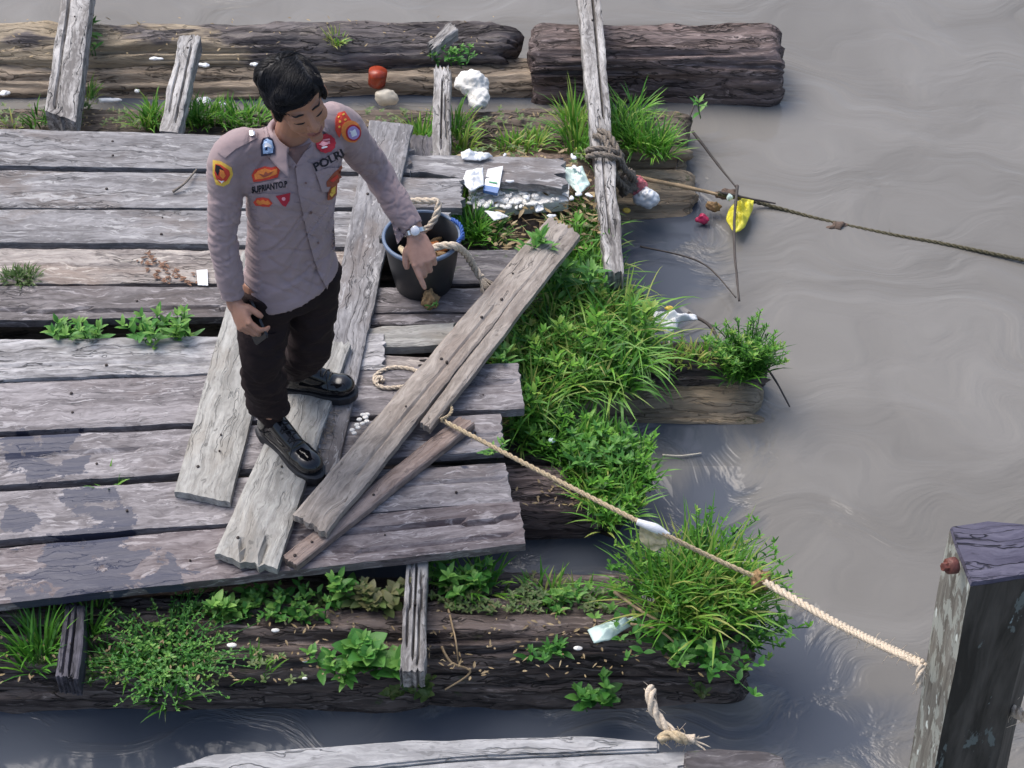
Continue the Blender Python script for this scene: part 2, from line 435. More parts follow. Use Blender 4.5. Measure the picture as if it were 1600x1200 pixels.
# side and end of the lichened post
g = NT('lichened_post_timber'); v = g.ocoord(False)
a = g.noise(g.scaled(v, (20, 20, 3)), 1, 6, .6, .4); bb = g.noise(g.scaled(v, (14, 14, 5)), 1, 5, .65, .3)
c = g.mix(g.mapr(a, .4, .62), (.016, .016, .013), (.075, .07, .06))
c = g.mix(g.mapr(bb, .61, .64, 0, .75, True), c, (.16, .2, .19))
c = g.mix(g.mapr(g.noise(g.scaled(v, (18, 18, 7)), 1.3, 3, .5), .7, .72, 0, 1, True), c, (.28, .36, .36))
g.base(c); g.set(Roughness=.7); g.l(g.bump(a, .5, .01), g.b.inputs['Normal']); M['lichen'] = g.m
g = NT('grey_post_side'); v = g.ocoord(False)
a = g.noise(g.scaled(v, (40, 40, 5)), 1, 7, .65, .6); bb = g.noise(g.scaled(v, (22, 22, 9)), 1, 5, .65, .3)
c = g.mix(g.mapr(a, .35, .65), (.1, .09, .075), (.25, .24, .21))
c = g.mix(g.mapr(bb, .5, .56, 0, .85, True), c, (.38, .4, .36))
c = g.mix(g.mapr(g.noise(g.scaled(v, (28, 28, 9)), 1.1, 3, .5), .67, .7, 0, 1, True), c, (.65, .7, .66))
g.base(c); g.set(Roughness=.8); g.l(g.bump(a, .7, .01), g.b.inputs['Normal']); M['postside'] = g.m

# ------------------------------------------------------------------ water
def axis(lo, hi, step, far):
    a = []; x = lo
    while x <= hi+1e-6: a.append(x); x += step
    d = step; y = hi
    while y < far: d *= 1.5; y += d; a.append(y)
    d = step; y = lo; pre = []
    while y > -far: d *= 1.5; y -= d; pre.append(y)
    return pre[::-1]+a
CLEAR = []   # calm clear pockets of water: centre, half sizes
for (px, py, rx, ry) in ((900, 860, .36, .34), (830, 860, .3, .3), (1090, 680, .28, .2), (1000, 790, .3, .22), (1050, 350, .24, .34), (1030, 420, .32, .35), (1010, 500, .25, .3),
                         (700, 1150, 2.3, .22), (0, 1150, 2.2, .3), (1120, 145, .42, .1), (980, 150, .4, .12), (560, 150, 1.7, .085), (800, 140, .5, .1), (100, 140, 1.0, .08), (1230, 1040, .25, .25), (1100, 800, .2, .3)):
    p = W(px, py, 0); CLEAR.append((p.x, p.y, rx, ry))
xs = axis(-3, 3.2, .04, 120); ys = axis(3, 8.5, .04, 120)
vs = []; tb = []
for y in ys:
    for x in xs:
        vs.append((x, y, 0))
        a = 0
        for (cx, cy, rx, ry) in CLEAR:
            d = math.hypot((x-cx)/rx, (y-cy)/ry)
            a = max(a, max(0, min(1, (1.7-d)/1.4)))
        if -2.7 < x < .1 and 4.0 < y < 6.6: a = 1
        tb.append(a)
nx = len(xs); fs = [(j*nx+i, j*nx+i+1, (j+1)*nx+i+1, (j+1)*nx+i) for j in range(len(ys)-1) for i in range(nx-1)]
g = NT('river_water')
at = g.n('ShaderNodeVertexColor', layer_name='clear'); sep = g.n('ShaderNodeSeparateColor'); g.l(at.outputs[0], sep.inputs[0]); cl0 = sep.outputs[0]
ge = g.n('ShaderNodeNewGeometry'); P = ge.outputs['Position']
# flow-swirled coordinates
wn = g.n('ShaderNodeTexNoise'); g.l(g.scaled(P, (.4, .4, 1)), wn.inputs['Vector']); wn.inputs['Detail'].default_value = 1
wa = g.n('ShaderNodeVectorMath', operation='MULTIPLY_ADD'); g.l(wn.outputs['Color'], wa.inputs[0]); wa.inputs[1].default_value = (1.0, 1.0, 0); g.l(P, wa.inputs[2]); Q = wa.outputs[0]
f1 = g.noise(g.scaled(Q, (.7, 1.5, 1)), 1, 5, .55, .15)
f2 = g.noise(g.scaled(Q, (1.4, 5, 1)), 1, 4, .55, .3)
mud = g.mix(g.mapr(f1, .35, .65), (.165, .158, .146), (.225, .217, .203))
mud = g.mix(g.mapr(f2, .58, .75, 0, .25, True), mud, (.265, .26, .247))
edge = g.noise(g.scaled(Q, (1.6, 3.4, 1)), 1, 5, .6, .3)
cl = g.mapr(g.math('ADD', cl0, g.math('MULTIPLY', g.math('SUBTRACT', edge, .5), 1.5)), .38, .95, 0, 1, True)
c = g.mix(cl, mud, (.082, .094, .118))
g.base(c); g.set(Roughness=.09); g.b.inputs['IOR'].default_value = 1.33
f3 = g.noise(g.scaled(Q, (3.2, 7, 1)), 1, 2.5, .5, .3); f4 = g.noise(g.scaled(P, (13, 20, 1)), 1, 3, .5, .3)
h = g.math('ADD', g.math('ADD', g.math('MULTIPLY', f1, .35), g.math('MULTIPLY', f2, .22)), g.math('ADD', g.math('MULTIPLY', f3, .16), g.math('MULTIPLY', f4, .022)))
h = g.math('MULTIPLY', h, g.mapr(cl, 0, 1, 1, .15))
g.l(g.bump(h, .5, .1), g.b.inputs['Normal'])
water = mesh('river_water', vs, fs, g.m, loc=V((0, 0, 0))); col_attr(water, 'clear', tb)
tag(water, kind='structure')

# ------------------------------------------------------------------ logs of the raft
def make_log(name, x0, x1, yc, hw, ztop, zbot, mat, label, seed, groove=.018, tilt=0, ramp=0, yslope=0, lump=.02, N=None, rag=.05, group='big logs that carry the raft', cat='log', power=3.2):
    L = x1-x0; n = N or int(L/.018); m = 84
    vs = []; fs = []
    zc = (ztop+zbot)/2; hh = (ztop-zbot)/2
    for i in range(n+1):
        u = i/n; x = x0+L*u
        endf = min(1, min(u, 1-u)*L/.05)
        sc = .86+.14*math.sqrt(max(0, endf))
        wv = 1+.12*nz(x*1.1, seed, 0)
        for k in range(m):
            th = 2*math.pi*k/m; c, s_ = math.cos(th), math.sin(th)
            y = math.copysign(abs(c)**(2/power), c)*hw*wv; z = math.copysign(abs(s_)**(2/power), s_)*hh
            if ramp and y < 0 and z > -hh*.9: z -= ramp*(abs(y)/hw)**1.6*hh
            arc = k/m*2*(hw+hh)*2
            r1 = 1-abs(nz(x*.9+seed*3, arc*15, seed))*2.2
            r2 = 1-abs(nz(x*1.8+seed*5, arc*38, seed+4))*2.2
            d = groove*((r1-.6)*1.25+(r2-.6)*.8)+lump*nz(x*1.7, th*1.2, seed)+.006*nz(x*14, arc*22, 2)
            nrm = V((0, c, s_))
            xr = x
            if i < 8 or i > n-8:
                e = rag*(nz(arc*11, seed, 1)+.6*nz(arc*30, seed, 3))
                xr += e*(1-min(i, n-i)/8)
            vs.append(V((xr, yc+yslope*(x-x0)+(y*sc)+nrm.y*d, zc+z*sc+nrm.z*d+tilt*(u-.5))))
    for i in range(n):
        for k in range(m):
            k2 = (k+1) % m; fs.append((i*m+k, (i+1)*m+k, (i+1)*m+k2, i*m+k2))
    for base, sgn in ((0, 1), (n*m, -1)):
        cidx = []
        prev = [base+k for k in range(m)]
        ctr = sum((vs[j] for j in prev), V((0, 0, 0)))/m
        for ring in (.66, .33):
            cur = []
            for k in range(m):
                p = ctr.lerp(vs[base+k], ring); p = p+V((sgn*.012*nz(p.y*30, p.z*30, seed)*2, 0, 0))
                cur.append(len(vs)); vs.append(p)
            for k in range(m):
                k2 = (k+1) % m
                q = (prev[k], prev[k2], cur[k2], cur[k]); fs.append(q if sgn > 0 else q[::-1])
            prev = cur
        cc = len(vs); vs.append(ctr)
        for k in range(m):
            q = (prev[k], prev[(k+1) % m], cc); fs.append(q if sgn > 0 else q[::-1])
    o = mesh(name, vs, fs, mat, loc=V(((x0+x1)/2, yc, zbot)))
    return tag(o, label, cat, group)
def ly(py, z, px=800): return W(px, py, z).y
def lx(px, py, z): return W(px, py, z).x
# back row
yb = (ly(20, .22)+ly(95, .22))/2
make_log('log', -3.7, lx(798, 50, .22), (ly(20, .22)+ly(78, .22))/2, .13, .22, -.25, M['log_mud'], 'long dark weathered log at the far edge of the raft, mud brown at left', 1, ramp=.3, groove=.024, rag=.12)
make_log('log', lx(830, 60, .25), lx(1222, 60, .25), (ly(22, .26)+ly(95, .26))/2, .165, .265, -.2, M['log_brown'], 'short thick log at the far right, crossed by a long pale beam', 2, groove=.026, rag=.035)
# mud shelf log joining the two under water level
make_log('log', -3.7, lx(905, 110, .07), (ly(90, .07)+ly(132, .05))/2-.01, .125, .095, -.2, M['log_tan'], 'low tan brown log barely above the water, below the far dark log', 3, groove=.014, power=2.6)
y2 = (ly(160, .16)+ly(225, .16))/2
make_log('log', -3.7, lx(1075, 200, .12), y2, .17, .17, -.2, M['log_earth'], 'tan mossy log with tufts of grass along the far edge of the deck', 4, groove=.014, lump=.03, power=2.4)
make_log('log', -3.7, lx(1085, 290, .06), (ly(250, .1)+ly(310, .1))/2, .15, .13, -.2, M['log_earth'], 'brown littered log under the far planks, ending in water beside the rope wrapped beam', 5, groove=.01, lump=.02, tilt=-.07, power=2.2, rag=.02)
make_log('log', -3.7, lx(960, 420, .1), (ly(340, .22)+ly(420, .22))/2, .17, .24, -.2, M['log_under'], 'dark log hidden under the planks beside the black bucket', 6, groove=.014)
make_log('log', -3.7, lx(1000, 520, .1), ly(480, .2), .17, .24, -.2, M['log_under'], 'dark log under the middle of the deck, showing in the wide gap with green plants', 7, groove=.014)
make_log('log', -3.5, lx(1195, 620, .1), (ly(565, .14)+ly(640, .06))/2, .16, .14, -.25, M['log_earth'], 'half sunken tan log reaching out into the river past the tall grass', 8, groove=.02, tilt=-.14, ramp=.4)
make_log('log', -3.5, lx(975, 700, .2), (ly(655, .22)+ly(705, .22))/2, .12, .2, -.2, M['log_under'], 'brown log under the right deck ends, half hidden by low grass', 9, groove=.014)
make_log('log', -3.5, lx(935, 770, .15), (ly(725, .2)+ly(775, .2))/2, .12, .2, -.2, M['log_brown'], 'dark brown squared log end between the deck and the small pool', 10, groove=.01)
make_log('log', lx(990, 560, .1), lx(1188, 560, .1), ly(562, .13), .085, .16, -.2, M['log_moss'], 'dark rotten chunk of log under the feathery bush in the river', 21, groove=.03, lump=.05, tilt=-.05, power=2.2, rag=.1)
# front rows
yf = (ly(935, .28)+ly(1005, .28))/2
make_log('log', -3.5, lx(1165, 980, .22), yf, .14, .3, -.2, M['log_moss'], 'long grooved dark log lined with weeds just in front of the deck', 11, groove=.03, lump=.03, rag=.06)
make_log('log', -3.5, lx(1000, 960, .2), ly(925, .17), .1, .2, -.2, M['log_moss'], 'shaded low log under the front edge of the deck, covered in creeping weeds', 12, groove=.015)
make_log('log', -3.5, lx(668, 1080, .2), ly(1114, 0)+.105, .095, .19, -.2, M['log_moss'], 'nearest dark brown log at the lower left, edged by calm water', 13, groove=.024, rag=.05, tilt=-.03)
make_log('log', lx(660, 1060, .2), lx(1162, 1070, .2), ly(1106, 0)+.1, .09, .18, -.25, M['log_moss'], 'nearest dark log at the lower right, under the leafy bush', 14, groove=.028, rag=.06, tilt=-.05)

# ------------------------------------------------------------------ planks, boards and beams
def plank(name, cs, z, th, mat, label, cat='plank', group=None, jag=(.01, .01), z2=None, edge=.006, cracks=(), nails=(), cup=.004, ny=14, seed=None, zt=None, nailmat='nail'):
    """cs: far-left, far-right, near-right, near-left corners of the top face as seen, z bottom height, z2 height at right end"""
    z2 = z if z2 is None else z2
    if cs[0][0] == -70:            # deck planks run on beyond the left edge of the picture
        (ax_, ay_), (bx_, by_), (cx_, cy_), (dx_, dy_) = cs; XE = -380
        k0 = (bx_-ax_)/(bx_-XE)
        cs = [(XE, ay_+(by_-ay_)*(XE-ax_)/(bx_-ax_)), cs[1], cs[2], (XE, dy_+(cy_-dy_)*(XE-dx_)/(cx_-dx_))]
        nails = [(1-(1-u)*k0, v) for u, v in nails]; cracks = [(1-(1-a)*k0, 1-(1-b)*k0, c_, d_) for a, b, c_, d_ in cracks]
    zt_ = (z+th, z2+th, z2+th, z+th)
    c = [W(p[0], p[1], zt_[i]) for i, p in enumerate(cs)]
    a, b = (c[0]+c[3])/2, (c[1]+c[2])/2
    ang = math.atan2(b.y-a.y, b.x-a.x); L = (b-a).length
    loc = V(((a.x+b.x)/2, (a.y+b.y)/2, (z+z2)/2))
    r = empty(name, loc, ang) if nails else None
    n = max(8, int(L/.03)); sd = seed if seed is not None else abs(hash_(label)) % 97
    top = []; xd = (b-a).normalized(); xd.z = 0; yd = V((-xd.y, xd.x, 0))
    for i in range(n+1):
        u = i/n
        for j in range(ny+1):
            v = j/ny
            # v 0 = near edge
            p = (c[3].lerp(c[2], u)).lerp(c[0].lerp(c[1], u), v)
            ed = edge*(nz(u*L*5, sd, 0 if j < ny/2 else 7)+.5*nz(u*L*19, sd, 3 if j < ny/2 else 9))
            wgt = abs(v-.5)*2
            p = p+yd*ed*wgt*(1 if v > .5 else -1)
            ew = L*.5
            dl = max(0, 1-u*L/.12); dr = max(0, 1-(1-u)*L/.12)
            j1 = nz(v*9+sd, sd, 1)+.7*nz(v*31, sd, 5); j2 = nz(v*9+sd, sd, 11)+.7*nz(v*31, sd, 15)
            p = p+xd*(j1*jag[0]*dl-j2*jag[1]*dr)
            p.z += cup*nz(u*L*1.5, v*2, sd)+.0015*nz(u*L*8, v*20, sd)
            if j in (0, ny): p.z -= .004
            for (u0, u1, cv, dep) in cracks:
                if u0 < u < u1 and abs(v-cv-.03*nz(u*L*4, sd, 20)) < .5/ny: p.z -= dep
            top.append(p)
    m = ny+1; N = len(top)
    bot = [p-V((0, 0, th)) if (k % m not in (0, ny)) else p-V((0, 0, th-.004)) for k, p in enumerate(top)]
    # flatten the underside
    fs = []
    for i in range(n):
        for j in range(ny):
            q = (i*m+j, (i+1)*m+j, (i+1)*m+j+1, i*m+j+1); fs.append(q); fs.append(tuple(N+x for x in q[::-1]))
        fs.append((i*m, N+i*m, N+(i+1)*m, (i+1)*m)); fs.append((i*m+ny, (i+1)*m+ny, N+(i+1)*m+ny, N+i*m+ny))
    for j in range(ny):
        fs.append((j, j+1, N+j+1, N+j)); k = n*m+j; fs.append((k, N+k, N+k+1, k+1))
    vs = top+bot
    if r: o = mesh('board', vs, fs, mat, r, smooth=False); root = r
    else: o = mesh(name, vs, fs, mat, loc=loc, rz=ang, smooth=False); root = o
    root['_top'] = (z+z2)/2+th
    tag(root, label, cat, group)
    for (u, v) in nails:
        p = (c[3].lerp(c[2], u)).lerp(c[0].lerp(c[1], u), v)
        rr = rnd(.003, .006)
        vs_, fs_ = tube([p-V((0, 0, .01)), p+V((0, 0, .0045))], [rr, rr], n=9, seg=1)
        mesh('nail', vs_, fs_, M[nailmat], root)
    return root
def hash_(s):
    h = 7
    for ch in s: h = (h*31+ord(ch)) % 100003
    return h
random.seed(5)
GD = 'deck planks laid side by side'
D = .41; T = .04
X0 = -70
plank('deck_plank', [(X0, 198), (640, 219), (640, 268), (X0, 256)], D, T, M['grey'], 'far grey plank along the top edge of the deck at left', group=GD, nails=((.35, .3), (.35, .7), (.72, .35)), jag=(0, .03))
plank('deck_plank', [(632, 240), (880, 247), (878, 292), (632, 268)], D-.02, T, M['grey'], 'short broken grey plank under the pale foam litter', group=GD, jag=(.01, .07), edge=.02)
plank('deck_plank', [(X0, 264), (720, 277), (722, 323), (X0, 324)], D, T, M['grey'], 'second pale grey plank from the far edge of the deck', group=GD, nails=((.3, .5), (.8, .6)), jag=(0, .03))
plank('deck_plank', [(X0, 325), (705, 331), (700, 385), (X0, 376)], D, T, M['grey'], 'darker grey plank behind the elbow of the man, above a wide black gap', group=GD, nails=((.42, .25), (.42, .75)), jag=(0, .02))
plank('deck_plank', [(X0, 386), (560, 392), (560, 442), (X0, 442)], D-.01, T, M['grey_warm'], 'pale tan plank with peeling brown wood left of the man', group=GD, cracks=((.1, .8, .5, .006),), edge=.012, jag=(0, .02))
plank('deck_plank', [(700, 388), (835, 390), (838, 442), (702, 442)], D-.01, T, M['dark'], 'short dark mossy plank right of the black bucket', group=GD, jag=(.01, .05), edge=.01)
plank('deck_plank', [(X0, 446), (560, 447), (560, 490), (X0, 500)], D, T, M['damp'], 'dark slate plank at left with plants growing from the gap in front', group=GD, cracks=((.0, .7, .25, .012),), nails=((.45, .5),), jag=(0, .02))
plank('deck_plank', [(560, 448), (800, 450), (795, 486), (560, 486)], D, T, M['damp'], 'dark plank below the black bucket', group=GD, jag=(.01, .03), edge=.01)
plank('deck_plank', [(560, 489), (742, 490), (730, 505), (560, 506)], D-.01, T, M['damp'], 'narrow dark strip of plank between the bucket and the pale short plank', group=GD, jag=(.01, .04), ny=8)
plank('deck_plank', [(X0, 531), (600, 520), (600, 575), (X0, 592)], D+.01, T, M['bleach'], 'silvery bleached plank with strong grain left of the trousers', group=GD, cracks=((.05, .6, .3, .005), (.3, .9, .7, .004)), nails=((.35, .25),), edge=.01, jag=(0, .02))
plank('deck_plank', [(570, 512), (712, 503), (700, 538), (570, 544)], D, T, M['pale'], 'short pale plank with a crusty edge right of the long grey board', group=GD, jag=(.01, .03), edge=.012, ny=10)
plank('deck_plank', [(560, 552), (668, 558), (655, 577), (560, 576)], D-.01, T, M['grey_warm'], 'thin splintered plank behind the loop of thin rope', group=GD, jag=(.01, .05), edge=.014, ny=8)
plank('deck_plank', [(560, 578), (700, 580), (700, 606), (560, 606)], D, T, M['damp'], 'brown plank under the loop of thin rope', group=GD, ny=8)
plank('deck_plank', [(X0, 600), (809, 566), (819, 637), (X0, 676)], D, T, M['wet'], 'grey purple plank just below the bleached one, ending in the tall grass', group=GD, cracks=((.82, 1, .55, .012),), nails=((.2, .3), (.2, .7), (.93, .3)), jag=(0, .008))
plank('deck_plank', [(X0, 686), (782, 646), (787, 703), (X0, 762)], D, T, M['wet'], 'grey plank with a crooked dark wet streak at left', group=GD, cracks=((.0, .32, .6, .012), (.85, 1, .4, .01)), nails=((.25, .3), (.95, .5)), jag=(0, .01), edge=.008)
plank('deck_plank', [(X0, 771), (789, 722), (801, 782), (X0, 848)], D, T, M['wet'], 'grey plank with scattered dark wet drops, second from the front', group=GD, cracks=((.8, 1, .6, .008),), nails=((.3, .4), (.9, .3)), jag=(0, .008))
plank('deck_plank', [(X0, 862), (811, 781), (821, 848), (X0, 951)], D, T, M['front'], 'front edge plank with a large blue grey wet stain at left', group=GD, cracks=((.6, 1, .62, .02), (.7, .98, .22, .01)), nails=((.75, .5), (.4, .4)), jag=(0, .014), edge=.008)
# cross beams
GB = 'narrow beams laid across the logs'
def beam(cs, z, th, mat, label, **k): return plank('cross_beam', cs, z, th, mat, label, 'beam', GB, **k)
# corners given so that length runs up the picture: far-left -> treat left side as 'far' edge
def vbeam(tl, tr, br, bl, z, th, mat, label, z2=None, **k):
    # length from bottom (u=0) to top (u=1); v=0 right edge, v=1 left edge
    return beam([bl, tl, tr, br], z, th, mat, label, z2=z2, **k)
vbeam((104, -60), (148, -60), (118, 190), (70, 172), .3, .1, M['post'], 'wide pale beam with two bolt holes crossing the far log at the left edge', cracks=((.05, .9, .72, .02),), nails=((.62, .45), (.86, .4)), jag=(.01, .0))
vbeam((280, 54), (312, 56), (278, 207), (249, 204), .3, .08, M['post'], 'short pale worm eaten beam standing out behind the deck near the man', cracks=((.1, .9, .3, .02), (.2, .7, .7, .015)), nails=((.86, .45),), jag=(.0, .02), edge=.012)
vbeam((678, 105), (705, 107), (702, 248), (674, 246), .3, .08, M['post'], 'broken chalky beam beside the white foam lump', cracks=((.1, .9, .5, .03), (.2, .7, .25, .015)), jag=(.02, .05), edge=.014)
vbeam((897, -60), (934, -60), (975, 425), (945, 425), .3, .09, M['post'], 'long pale beam wrapped with rope between the far log and the tall grass', cracks=((.45, .98, .35, .03), (.1, .45, .55, .012)), nails=((.86, .5), (.78, .45), (.62, .4)), jag=(.02, .0), edge=.01)
vbeam((635, 876), (668, 878), (663, 1048), (624, 1048), .31, .085, M['post'], 'short fissured beam lying over the front logs below the deck edge', cracks=((.1, .95, .5, .03), (.05, .9, .25, .02), (.2, .9, .75, .02)), nails=((.6, .5),), jag=(.02, .01), edge=.012)
vbeam((102, 946), (134, 946), (122, 1060), (86, 1055), .3, .09, M['postdark'], 'short charcoal dark beam over the front logs at lower left', cracks=((.05, .95, .4, .02), (.1, .9, .7, .015)), nails=((.45, .5),), jag=(.01, .01))
# broken knot on the far log
vbeam((668, 66), (682, 76), (716, 46), (702, 34), .24, .06, M['post'], 'splintered pale stub of wood on the far log', jag=(.03, .05), edge=.02)
vbeam((640, 210), (692, 214), (690, 246), (640, 246), .33, .05, M['dark'], 'dark chunk of timber between the long board and the chalky beam', jag=(.03, .03), edge=.015)
# loose boards
GL = 'loose boards thrown across the deck'
z1 = D+T
def lb(cs, z, th, mat, label, **k): return plank('loose_board', cs, z, th, mat, label, 'board', GL, **k)
lb([(470, 742), (577, 187), (645, 195), (525, 742)], z1+.004, .028, M['grey'], 'long slate grey board running up behind the man past the bucket', cracks=((.55, .8, .6, .004),), nails=((.76, .3), (.76, .7)), jag=(.03, .006), edge=.006)
lb([(272, 767), (378, 392), (455, 398), (359, 784)], z1+.004, .03, M['pale'], 'wide pale board left of the front boot, pointing to the lower left', nails=((.17, .4), (.23, .45), (.1, .7)), jag=(.006, .01), edge=.003)
lb([(335, 865), (486, 528), (547, 535), (433, 888)], z1+.008, .032, M['pale'], 'pale board with a splintered near end, under both boots of the man', z2=z1+.036, cracks=((0, .1, .3, .02), (0, .08, .6, .02)), nails=((.08, .75), (.4, .5)), jag=(.035, .035), edge=.004)
lb([(441, 868), (716, 650), (742, 661), (463, 883)], z1+.005, .03, M['red'], 'narrow reddish brown board at the front, half under the long tan board', nails=((.03, .5), (.12, .5), (.45, .4)), jag=(.01, .01), edge=.004)
lb([(457, 803), (857, 338), (890, 356), (510, 832)], z1+.045, .03, M['tan'], 'long tan split board pointing from the front boot up to the grass', cracks=((.15, .7, .35, .006),), nails=((.35, .5), (.5, .6), (.5, .4), (.65, .45), (.72, .3), (.8, .6), (.9, .6)), jag=(.02, .02), edge=.008)
lb([(656, 659), (884, 353), (906, 367), (672, 670)], z1+.041, .028, M['tan'], 'thin split strip lying along the right side of the long tan board', jag=(.01, .02), edge=.005, ny=5)
lb([(300, 1150), (301, 1150), (302, 1160), (300, 1160)], -1, .01, M['tan'], 'x') if False else None

# near jetty edge (bottom of the picture) and the mooring post
zj = .95
GJ = 'planks of the near jetty'
plank('jetty_plank', [(262, 1199), (640, 1156), (905, 1149), (905, 1200)], zj, .07, M['jetty'], 'x', 'plank', GJ) if False else None
def outline_slab(name, pts, z, th, mat, label, cat, group, ang=0):
    P = [W(p[0], p[1], z) for p in pts]; n = len(P)
    vs = P+[p-V((0, 0, th)) for p in P]
    fs = [tuple(range(n))[::-1], tuple(range(n, 2*n))]+[(i, (i+1) % n, n+(i+1) % n, n+i) for i in range(n)]
    c = sum(P, V((0, 0, 0)))/n
    o = mesh(name, vs, fs, mat, loc=c-V((0, 0, th)), smooth=False, rz=ang)
    bm = bmesh.new(); bm.from_mesh(o.data); bmesh.ops.recalc_face_normals(bm, faces=bm.faces)
    bmesh.ops.bevel(bm, geom=[e for e in bm.edges], offset=.006, segments=2, affect='EDGES'); bm.to_mesh(o.data); bm.free()
    return tag(o, label, cat, group)
def wavy(pts, n=10, amp=2.2, s=1):
    out = []
    for i in range(len(pts)-1):
        for k in range(n):
            t = k/n; x = pts[i][0]*(1-t)+pts[i+1][0]*t; y = pts[i][1]*(1-t)+pts[i+1][1]*t
            out.append((x, y+amp*nz(x*.03, y*.03, s)+amp*.6*nz(x*.12, 1, s)))
    out.append(pts[-1]); return out
outline_slab('jetty_plank', wavy([(258, 1202), (330, 1178), (640, 1156), (900, 1149), (1030, 1157)], 12)+wavy([(1030, 1171), (700, 1186), (420, 1215)], 12, 1.5, 2)[:-1]+[(420, 1330), (180, 1330)], zj, .06, M['jetty'], 'pale curved plank along the top edge of the near jetty at the bottom', 'plank', GJ)
outline_slab('jetty_plank', wavy([(424, 1217), (700, 1189), (1030, 1174), (1083, 1172)], 12, 1.5, 2)+[(1086, 1196), (1062, 1199), (1062, 1350), (430, 1350)], zj-.012, .07, M['jetty'], 'wide grey plank of the near jetty below the stub of rope', 'plank', GJ)
outline_slab('jetty_plank', wavy([(1070, 1172), (1120, 1168), (1205, 1174), (1224, 1182)], 5, 2, 4)+[(1232, 1210), (1230, 1350), (1072, 1350), (1068, 1200)], zj+.006, .09, M['dark'], 'broken dark plank end at the right corner of the near jetty', 'plank', GJ)

# post: square timber leaning slightly
def post():
    zt = 1.8
    A = [W(1480, 842, zt), W(1484, 820, zt), W(1640, 818, zt), W(1690, 905, zt), W(1513, 917, zt), W(1475, 868, zt)]
    A = [W(1482, 826, zt), W(1540, 817, zt), W(1660, 832, zt), W(1625, 902, zt), W(1514, 918, zt)]
    # side directions downwards from the picture edges
    ctr = sum(A, V((0, 0, 0)))/5
    nearc = A[4]; yb_ = nearc.y
    q = WY(1461, 1200, yb_-.0); d = (q-nearc); d = d/abs(d.z)
    r = empty('mooring_post', V((ctr.x+d.x*3.4, ctr.y+d.y*3.4, -1.6)))
    B = [a+d*3.4 for a in A]
    n = 5; K = 40; vs = []; fs = []; fm = []
    sub = 6
    ring = []
    for i in range(n):
        for k in range(sub): ring.append((i, k/sub))
    m = len(ring)
    for j in range(K+1):
        t = j/K
        for (i, f) in ring:
            a = A[i].lerp(A[(i+1) % n], f); b = B[i].lerp(B[(i+1) % n], f)
            p = a.lerp(b, t)
            p = p+V((.006*nz(p.x*8, p.y*8, p.z*3), .006*nz(p.x*8+5, p.y*8, p.z*3), 0))
            if j == 0: p = p+(ctr-p)*.02
            vs.append(p)
    for j in range(K):
        for k in range(m):
            fs.append((j*m+k, j*m+(k+1) % m, (j+1)*m+(k+1) % m, (j+1)*m+k)); fm.append(1 if ring[k][0] in (4, 0) else 0)
    fs.append(tuple((K)*m+k for k in range(m))); fm.append(0)
    fs = [f[::-1] for f in fs]
    o = mesh('shaft', vs, fs, None, r, mats=[M['lichen'], M['postside']], fmat=fm, smooth=False)
    # top cap
    tv = [p+V((0, 0, .001)) for p in vs[:m]]
    cap = MB(); up = [p+V((0, 0, .012))+(ctr-p)*.03 for p in tv]
    cap.add(tv+up+[ctr+V((0, 0, .016))], [(k, (k+1) % m, m+(k+1) % m, m+k) for k in range(m)]+[(m+k, m+(k+1) % m, 2*m) for k in range(m)])
    c_ = cap.build('slate_top', M['lavender'], r, smooth=False)  # slate purple wood tone on the cap only
    bp = WY(1487, 884, A[4].y+.06)
    fr = im(-.95, -.1, .35).normalized()
    vs_, fs_ = tube([bp-fr*.01, bp+fr*.012], [.021, .019], n=14, seg=2); b_ = mesh('bolt', vs_, fs_, M['boltred'], r)
    vs_, fs_ = tube([bp+fr*.010, bp+fr*.026], [.012, .010], n=6, seg=2); mesh('nut', vs_, fs_, M['boltred'], b_, smooth=False)
    tag(r, 'leaning square mooring post with a slate purple top, lichen stains and a rusty bolt', 'post')
    return nearc, d
pc, pd = post()

# ------------------------------------------------------------------ vegetation
def blade(mb, base, az_, ln, wd, lean, droop, c, seg=4):
    d = V((math.cos(az_), math.sin(az_), 0)); sd = V((-d.y, d.x, 0))
    vs = []; p = V(base); ang = lean
    n0 = len(mb.v)
    for i in range(seg+1):
        t = i/seg; wv = wd*(1-t**1.7)*(.65+.7*min(1, t*2.5)) if i < seg else 0
        if i < seg: vs += [p-sd*wv/2, p+sd*wv/2+V((0, 0, wd*.15))]
        else: vs.append(p)
        dirv = d*math.sin(ang)+V((0, 0, math.cos(ang)))
        p = p+dirv*ln/seg; ang += droop/seg
    fs = [(2*i, 2*i+1, 2*i+3, 2*i+2) for i in range(seg-1)]+[(2*seg-2, 2*seg-1, 2*seg)]
    mb.add(vs, fs, c)
def leafm(mb, base, dirv, up, ln, wd, c, curl=.3):
    dirv = V(dirv).normalized(); sd = dirv.cross(V(up)).normalized(); u2 = sd.cross(dirv)
    prof = [(0, .06), (.18, .6), (.42, 1), (.7, .75), (.9, .32)]
    vs = []; fs = []
    for (t, w_) in prof:
        p = V(base)+dirv*ln*t-u2*curl*ln*t*t
        vs += [p-sd*wd*w_/2+u2*wd*.12*w_, p, p+sd*wd*w_/2+u2*wd*.12*w_]
    vs.append(V(base)+dirv*ln-u2*curl*ln)
    for i in range(4):
        a = i*3; fs += [(a, a+1, a+4, a+3), (a+1, a+2, a+5, a+4)]
    fs += [(12, 13, 15), (13, 14, 15)]
    mb.add(vs, fs, c)
def stalk(mb, P, r, c): 
    vs, fs = tube(P, [r, r*.6], n=4, seg=4); mb.add(vs, fs, c)
